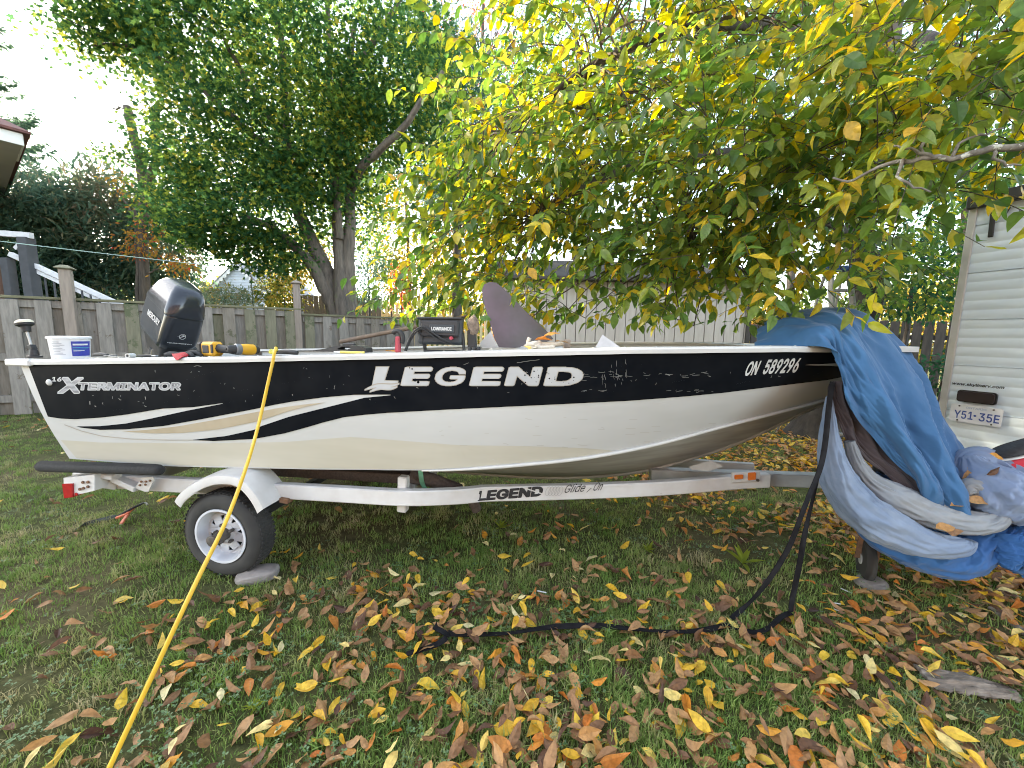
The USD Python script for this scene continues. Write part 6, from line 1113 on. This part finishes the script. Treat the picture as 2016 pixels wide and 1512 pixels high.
rs_.part('webbing', ribbon([gg(*q) for q in [(150, 1042), (175, 1030), (205, 1022), (230, 1016)]], .03, [.3, 1, .4], n=30), M('webbing_green', (.05, .06, .055), (.08, .09, .08), 20, .8), smooth=True)
rs_.part('handle', cat(beam(gg(228, 1020, .05), gg(250, 1012, .07), .02, .018), beam(gg(250, 1012, .07), gg(262, 1000, .08), .022, .018), beam(gg(238, 1032, .04), gg(252, 1012, .065), .02, .016)), _m['orange_plastic']); rs_.part('hook', tube(catmull([gg(262, 1000, .08), gg(276, 993, .08), gg(286, 990, .075), gg(290, 994, .06)], 10), .007, 8), _m['aluminium'], smooth=True); rs_.part('webbing', tube(catmull([gg(232, 1016, .06), gg(262, 1000, .095), gg(282, 991, .09)], 10), .008, 6), _m['tool_black'])
def stone(c, r, seed, rot=0): 
    m = trimesh.creation.icosphere(3, 1.0); v = m.vertices * (1 + .5 * (meshkit.fbm(m.vertices * 1.3 + seed, 4, seed) - .5))[:, None]; v = np.sign(v) * np.abs(v) ** .72; v *= r; m.vertices = v; m.apply_transform(rotm(rot, [0, 0, 1])); m.apply_translation(c); return m
single('chock_stone', stone(gg(508, 1130, .02), (.11, .075, .035), 3, .3), _m['stone_grey'], 'flat grey stone wedged in front of the trailer wheel', 'stone', smooth=30)
single('paving_stone', stone(gg(1716, 1150, .012), (.085, .07, .035), 9, .5), _m['stone_grey'], 'flat grey stone under the jack wheel', 'stone', smooth=30)
bkz = at_z(1905, 1348, .03); gu, gv = np.meshgrid(np.linspace(-1, 1, 40), np.linspace(-1, 1, 24), indexing='ij'); hz = .028 * (1 - gv ** 2) * (1 - .5 * np.abs(gu)) + .035 * (np.abs(meshkit.fbm(np.stack([gu * 2, gv * 7, 0 * gu], -1), 4, 6) - .5)) - .02 * np.exp(-((gu + .7) ** 2 + (gv) ** 2) * 12)
bm = sheet(bkz + (gu * .15)[..., None] * unit([.93, -.25, 0]) + (gv * .055 * (1 - .4 * (gu > 0) * gu))[..., None] * unit([.25, .93, 0]) + hz[..., None] * ZX, .012); single('bark_slab', bm, _m['driftwood'], 'weathered grey slab of wood half hidden by leaves at lower right', 'wood', smooth=30)
single('stick', tube(catmull([gg(1948, 1196, .05), gg(1985, 1222, .045), gg(2040, 1262, .04)], 12), np.linspace(.010, .016, 12), 8), _m['driftwood'], 'grey stick lying at the right edge of the lawn', 'stick', smooth=True)
for (x, y, l, ang, lab) in ((1655, 1158, .05, 1.0, 'thin white scrap below the jack wheel'), (1641, 1187, .035, .2, 'small white torn scrap on the leaves'), (1642, 1199, .03, .7, 'short white sliver on the leaves'), (1058, 1163, .05, .3, 'white twig like sliver on the leaves under the boat')):
    d = np.array([math.cos(ang), -math.sin(ang), 0]); single('paper_scrap', beam(gg(x, y, .04), gg(x, y, .04) + d * l, .008, .002, c=.0005), _m['white_decal'], lab, 'scrap')
def weed(px, py, seed, n=9, L=.13, label='', mt=None):
    r = np.random.default_rng(seed); c = gg(px, py, .005); V, F_, off = [], [], 0
    for i in range(n):
        a = r.uniform(0, 6.28); e = r.uniform(.35, 1.1); d = np.array([math.cos(a) * math.cos(e), math.sin(a) * math.cos(e), math.sin(e)]); v, f = leaf_shape(L * r.uniform(.6, 1.1), L * .22, .3, .5, 6, .3, .1, .0, r, .0); v, f, _ = scatter([(v, f)], np.array([c]), d[None], np.array([[0, 0, 1.0]]) , np.ones(1), np.zeros(1, int), r); V.append(v); F_.append(f + off); off += len(v)
    v = np.vstack(V); single('weed', (v, np.vstack(F_)), maple_leaf if mt is None else mt, label, 'weed', tone=np.full(len(v), .72))
for i, (x, y, lb) in enumerate(((1462, 1110, 'tall fern like weed standing left of the hanging strap'), (985, 1040, 'dark weed with upright leaves in the shade under the trailer rail'), (1275, 1085, 'broad leaved weed in the shade under the boat'), (500, 1395, 'small green weed in the grass right of the yellow cord'), (1460, 1490, 'weed at the bottom edge right of centre'))): weed(x, y, 70 + i, 11, (.13, .075, .075, .05, .05)[i], lb)
# ============================================================ BLUE BOAT COVER
def cloth(name, c1, c2, c3=None):
    return usdkit.material(stage, '/World/Looks/' + name, {'g': ('geometry', {}), 'n': ('noise_texture', {'scale': 5, 'detail': 6, 'roughness': .65}), 'r': ('rgb_ramp', {'ramp': [(.3, c1), (.7, c2)]}), 'f': ('noise_texture', {'scale': 38, 'detail': 3}), 'w': ('noise_texture', {'scale': 700, 'detail': 1}),
        'b': ('bump', {'strength': .28, 'distance': .006}), 'b2': ('bump', {'strength': .12, 'distance': .0012}), 'p': ('principled_bsdf', {'roughness': .72, 'specular_ior_level': .28, 'sheen_weight': .12})},
        [('g.position', 'n.vector'), ('g.position', 'f.vector'), ('g.position', 'w.vector'), ('n.fac', 'r.fac'), ('r.color', 'p.base_color'), ('f.fac', 'b.height'), ('w.fac', 'b2.height'), ('b.normal', 'b2.normal'), ('b2.normal', 'p.normal')], surface='p.BSDF')
blue_c = cloth('cover_blue', (.027, .095, .215), (.037, .118, .255)); faded_c = cloth('cover_faded', (.115, .165, .255), (.18, .225, .295)); grey_c = cloth('cover_grey', (.225, .235, .24), (.18, .205, .235)); brown_c = cloth('cover_lining', (.060, .045, .048), (.042, .032, .035)); deep_c = cloth('cover_deep_blue', (.02, .085, .25), (.028, .11, .30)); pale_c = cloth('cover_pale', (.125, .18, .30), (.185, .235, .335))
PD = lambda L: [EYE + ray(x, y) * (d / float(ray(x, y)[1])) for x, y, d in L]
def curtain(curves, nu, nv, wr, seed, amp=1.0, fl=False, th=.003):
    """Cloth between guide lines: each line runs down the fall of the cloth; folds run along the fall."""
    C_ = np.array([catmull(c, nv) for c in curves]); from scipy.interpolate import CubicSpline
    G = CubicSpline(np.linspace(0, 1, len(curves)), C_, axis=0)(np.linspace(0, 1, nu)); du, dv = np.gradient(G, axis=0), np.gradient(G, axis=1); N_ = np.cross(du, dv); N_ /= np.maximum(np.linalg.norm(N_, axis=2, keepdims=True), 1e-9)
    N_ *= np.sign((N_ * (EYE - G)).sum(2).mean()); G = G + N_ * (wr(*np.meshgrid(np.linspace(0, 1, nu), np.linspace(0, 1, nv), indexing='ij')) * amp)[..., None]; return sheet(G, th, flip=fl)
def ridged(u, v, fu, fv, seed, drift=0.0): n = meshkit.fbm(np.stack([u * fu + drift * v, v * fv, 0 * u + seed], -1), 3, seed); return 1 - np.abs(2 * n - 1) * 2.2
cover = Thing('boat_cover', at_z(1800, 1120, 0) * [1, 1, 0], 'crumpled blue boat cover sliding off the bow down to the ground', 'boat cover')
def wr1(u, v):
    f1 = .026 * np.sin((u * 3.1 + .55 * v + .25 * meshkit.fbm(np.stack([u * 2, v * 2, 0 * u], -1), 2, 5)) * 2 * np.pi) * np.clip(v * 2.2 - .25, 0, 1); f2 = .032 * ridged(u, v, 5, 1.6, 3, 2.5); f3 = .013 * ridged(u, v, 11, 4.5, 8, -3)
    pin = np.exp(-(((u - .12) / .22) ** 2 + ((v - .27) / .13) ** 2)); f4 = .022 * pin * np.sin(18 * u - 26 * v); return f1 + f2 + f3 + f4
mainc = [PD(L) for L in ([(1488, 690, 2.16), (1545, 688, 2.05), (1592, 686, 1.985), (1624, 688, 1.94), (1642, 726, 1.93), (1658, 760, 1.93), (1678, 808, 1.93), (1718, 858, 1.93), (1752, 902, 1.92), (1794, 936, 1.91), (1822, 970, 1.90)],
    [(1497, 658, 2.34), (1555, 638, 2.2), (1615, 640, 2.05), (1655, 680, 1.96), (1696, 756, 1.92), (1746, 836, 1.90), (1798, 905, 1.88), (1834, 958, 1.86), (1852, 995, 1.86)],
    [(1510, 645, 2.5), (1580, 625, 2.38), (1655, 632, 2.18), (1708, 682, 2.04), (1755, 762, 1.97), (1797, 845, 1.93), (1838, 920, 1.89), (1866, 985, 1.87), (1872, 1005, 1.87)],
    [(1528, 633, 2.72), (1605, 618, 2.62), (1688, 628, 2.42), (1741, 668, 2.26), (1792, 745, 2.13), (1836, 830, 2.05), (1868, 895, 2.0), (1890, 945, 1.97), (1890, 975, 1.96)],
    [(1545, 642, 2.95), (1620, 632, 2.92), (1695, 642, 2.82), (1745, 690, 2.66), (1795, 770, 2.5), (1838, 850, 2.38), (1870, 920, 2.28), (1885, 975, 2.2), (1885, 1000, 2.2)])]
mb_ = cover.part('top_sheet', curtain(mainc, 110, 170, wr1, 1), blue_c, smooth=True)
cover.part('lining', curtain([PD(L) for L in ([(1634, 752, 1.99), (1633, 785, 1.98), (1648, 825, 1.97), (1662, 860, 1.96), (1690, 892, 1.95), (1735, 930, 1.93), (1790, 975, 1.91)], [(1650, 750, 1.985), (1662, 795, 1.975), (1690, 840, 1.965), (1712, 875, 1.955), (1745, 912, 1.945), (1790, 945, 1.93), (1822, 985, 1.91)], [(1668, 752, 2.05), (1690, 800, 2.05), (1735, 850, 2.04), (1765, 890, 2.03), (1795, 920, 2.0), (1830, 955, 1.97), (1850, 990, 1.95)])], 50, 90, lambda u, v: .018 * ridged(u, v, 3.5, 2, 21, 2) + .01 * ridged(u, v, 8, 5, 22), 2), brown_c, smooth=True)
def roll(pts, seed, ff, amp=.2, n=40, k=110,  squash=1.0, fr=(3.0, 1.2)):
    P4 = np.array([list(EYE + ray(x, y) * (d / float(ray(x, y)[1]))) + [hw * d / F] for x, y, d, hw in pts]); Q = catmull(P4, k); P, R_ = Q[:, :3], np.maximum(Q[:, 3], .006); T = np.gradient(P, axis=0); T /= np.linalg.norm(T, axis=1, keepdims=True)
    a = np.linspace(0, 2 * np.pi, n, endpoint=False); view = unit(P.mean(0) - EYE); Y = np.cross(view, T); Y /= np.linalg.norm(Y, axis=1, keepdims=True); Z = np.cross(T, Y); s = np.linspace(0, 1, k)
    n = 60; k = 170; Q = catmull(P4, k); P, R_ = Q[:, :3], np.maximum(Q[:, 3], .005); T = np.gradient(P, axis=0); T /= np.linalg.norm(T, axis=1, keepdims=True); Y = np.cross(view, T); Y /= np.linalg.norm(Y, axis=1, keepdims=True); Z = np.cross(T, Y); a = np.linspace(0, 2 * np.pi, n, endpoint=False); s = np.linspace(0, 1, k)
    A_, S_ = np.meshgrid(a, s); ang = np.stack([np.cos(A_) * fr[0], np.sin(A_) * fr[0], S_ * ff + A_ * .15], -1); d = 1 + amp * (1 - np.abs(2 * meshkit.fbm(ang, 3, seed) - 1) * 2.4) + amp * .5 * (1 - np.abs(2 * meshkit.fbm(ang * [2.6, 2.6, 1.7], 2, seed + 3) - 1) * 2.4) + amp * .08 * (1 - np.abs(2 * meshkit.noise(ang * [5, 5, 6.5], seed + 5) - 1) * 2) 
    V = P[:, None] + (R_[:, None] * d)[..., None] * (np.cos(A_)[..., None] * Y[:, None] + squash * np.sin(A_)[..., None] * Z[:, None]); V = np.concatenate([V, V[:, :1]], 1); m = sheet(V); e = [trimesh.convex.convex_hull(V[0]), trimesh.convex.convex_hull(V[-1])]; m2 = trimesh.util.concatenate([m]); 
    if m2.volume < 0: m2.invert()
    return cat(m2, *e)
cover.part('inner_heap', roll([(1690, 960, 2.1, 35), (1760, 1010, 2.1, 60), (1840, 1040, 2.1, 55), (1900, 1040, 2.1, 40)], 31, 3, .2), deep_c, smooth=True)
cover.part('under_sheet', roll([(1690, 1000, 1.99, 16), (1740, 1046, 1.97, 34), (1800, 1070, 1.95, 42), (1862, 1086, 1.93, 46), (1915, 1064, 1.92, 40), (1955, 1020, 1.92, 22)], 33, 4, .16, 44), deep_c, smooth=True)
cover.part('faded_fold', roll([(1632, 780, 1.965, 4), (1632, 850, 1.935, 13), (1638, 905, 1.91, 20), (1656, 955, 1.885, 27), (1697, 1004, 1.86, 32), (1752, 1040, 1.83, 32), (1806, 1064, 1.80, 26), (1858, 1076, 1.78, 20), (1900, 1074, 1.78, 14), (1912, 1064, 1.78, 8)], 35, 5, .20, 44, 130, .7), faded_c, smooth=True)
cover.part('grey_fold', roll([(1672, 868, 1.94, 8), (1684, 905, 1.93, 11), (1712, 950, 1.91, 18), (1770, 985, 1.885, 26), (1825, 1010, 1.86, 24), (1880, 1025, 1.835, 22), (1935, 1030, 1.82, 19), (1968, 1020, 1.82, 14), (1979, 1004, 1.83, 9)], 37, 5, .20, 44, 130, .7), grey_c, smooth=True)
cover.part('faded_fold', roll([(1905, 900, 1.97, 12), (1925, 930, 1.92, 30), (1950, 960, 1.88, 46), (1972, 992, 1.86, 44), (1972, 1020, 1.86, 22)], 39, 3, .22, 44, 110, .8), pale_c, smooth=True)
cover.part('faded_fold', roll([(1895, 930, 1.95, 10), (1925, 905, 1.98, 22), (1962, 922, 1.95, 26), (2005, 966, 1.9, 44), (2050, 1005, 1.85, 50)], 41, 3, .2, 44, 110, .8), pale_c, smooth=True)
cover.part('grey_fold', roll([(1888, 985, 1.86, 7), (1915, 960, 1.87, 16), (1945, 985, 1.86, 22), (1960, 1012, 1.85, 16)], 43, 4, .25, 36, 80, .8), grey_c, smooth=True)
cover.part('trailing_end', roll([(1955, 1040, 1.9, 18), (1985, 1060, 1.86, 36), (2015, 1075, 1.82, 45), (2060, 1080, 1.78, 45)], 45, 4, .26, 44, 110, .8, (2.2, 1.1)), deep_c, smooth=True)
cover.part('trailing_end', roll([(1975, 1055, 1.84, 26), (1985, 1090, 1.80, 22), (1987, 1120, 1.78, 9)], 47, 4, .24, 36, 60, .6, (2.2, 1.1)), deep_c, smooth=True)
for (x, y, d, tn_, sz, lab, dd, up) in ((1627, 632, 2.16, .80, .085, 'golden leaf lying on top of the blue cover', [1, .1, 0], [0, -.35, 1]), (1948, 893, 1.86, .74, .07, 'small ochre leaf on the pale fold of the cover at right', [.9, -.2, -.3], [0, -.7, .7]), (1984, 950, 1.80, .80, .08, 'bright golden leaf on the pale fold at the right edge', [.7, -.3, -.6], [-.2, -.9, .4]), (1905, 925, 1.90, .45, .12, 'long dry brown leaf hanging between the cover folds', [.1, -.1, -1], [-.3, -1, .1]), (1900, 985, 1.83, .5, .11, 'curled tan leaf caught in the cover folds', [.8, -.2, .1], [0, -.6, .8]), (1870, 996, 1.83, .55, .09, 'brown leaf in the hollow of the grey fold', [1, 0, .2], [0, -.5, .9]), (1842, 1040, 1.77, .55, .10, 'orange tan leaf lying in the lower faded fold', [.9, -.1, .25], [0, -.6, .8]), (1862, 1046, 1.76, .30, .09, 'dark brown leaf in the lower faded fold', [.8, .2, -.2], [0, -.6, .8]), (1942, 935, 1.84, .08, .07, 'dark shrivelled leaf stuck on the pale fold', [.6, -.2, .5], [0, -1, .3])):
    loose_leaf(PD([(x, y, d)])[0], tn_, sz, lab, np.array(dd, float), np.array(up, float))
# red and black cushion at the right edge
M('cushion_red', (.50, .022, .045), (.42, .018, .035), 9, .6); rb_ = PD([(2040, 890, 1.90)])[0]; bagx = unit(np.array([.8, -.25, .42])); bagz = unit(np.cross(bagx, [-.2, -1, .1])); bagy = np.cross(bagz, bagx)
def pad(c, lx, ly, lz, p=3.2):
    m = trimesh.creation.icosphere(4, 1.0); v = m.vertices; r_ = (np.abs(v) ** p).sum(1) ** (-1 / p); v = v * r_[:, None]; m.vertices = v * [lx, ly, lz]; m.apply_transform(frame(bagx, bagy, bagz, c)); return m
bag = Thing('seat_cushion', rb_ * [1, 1, 0], 'red padded cushion with white piping and black edge at right', 'cushion')
sgz = 1 if bagz[2] > 0 else -1
bag.part('red_panel', pad(rb_ - bagz * sgz * .045, .15, .05, .065), _m['cushion_red'], smooth=True); bag.part('black_edge', pad(rb_ + bagz * sgz * .042, .155, .055, .026), _m['glove_black'], smooth=True); bag.part('piping', tube([rb_ + bagz * sgz * .018 - bagx * .16 + bagy * q for q in (0,)] + [rb_ + bagz * sgz * .018 + bagx * .16], .058, 14), _m['white_decal'], smooth=True) if False else bag.part('piping', pad(rb_ + bagz * sgz * .014, .152, .0525, .008), _m['white_decal'], smooth=True)
late_camper()
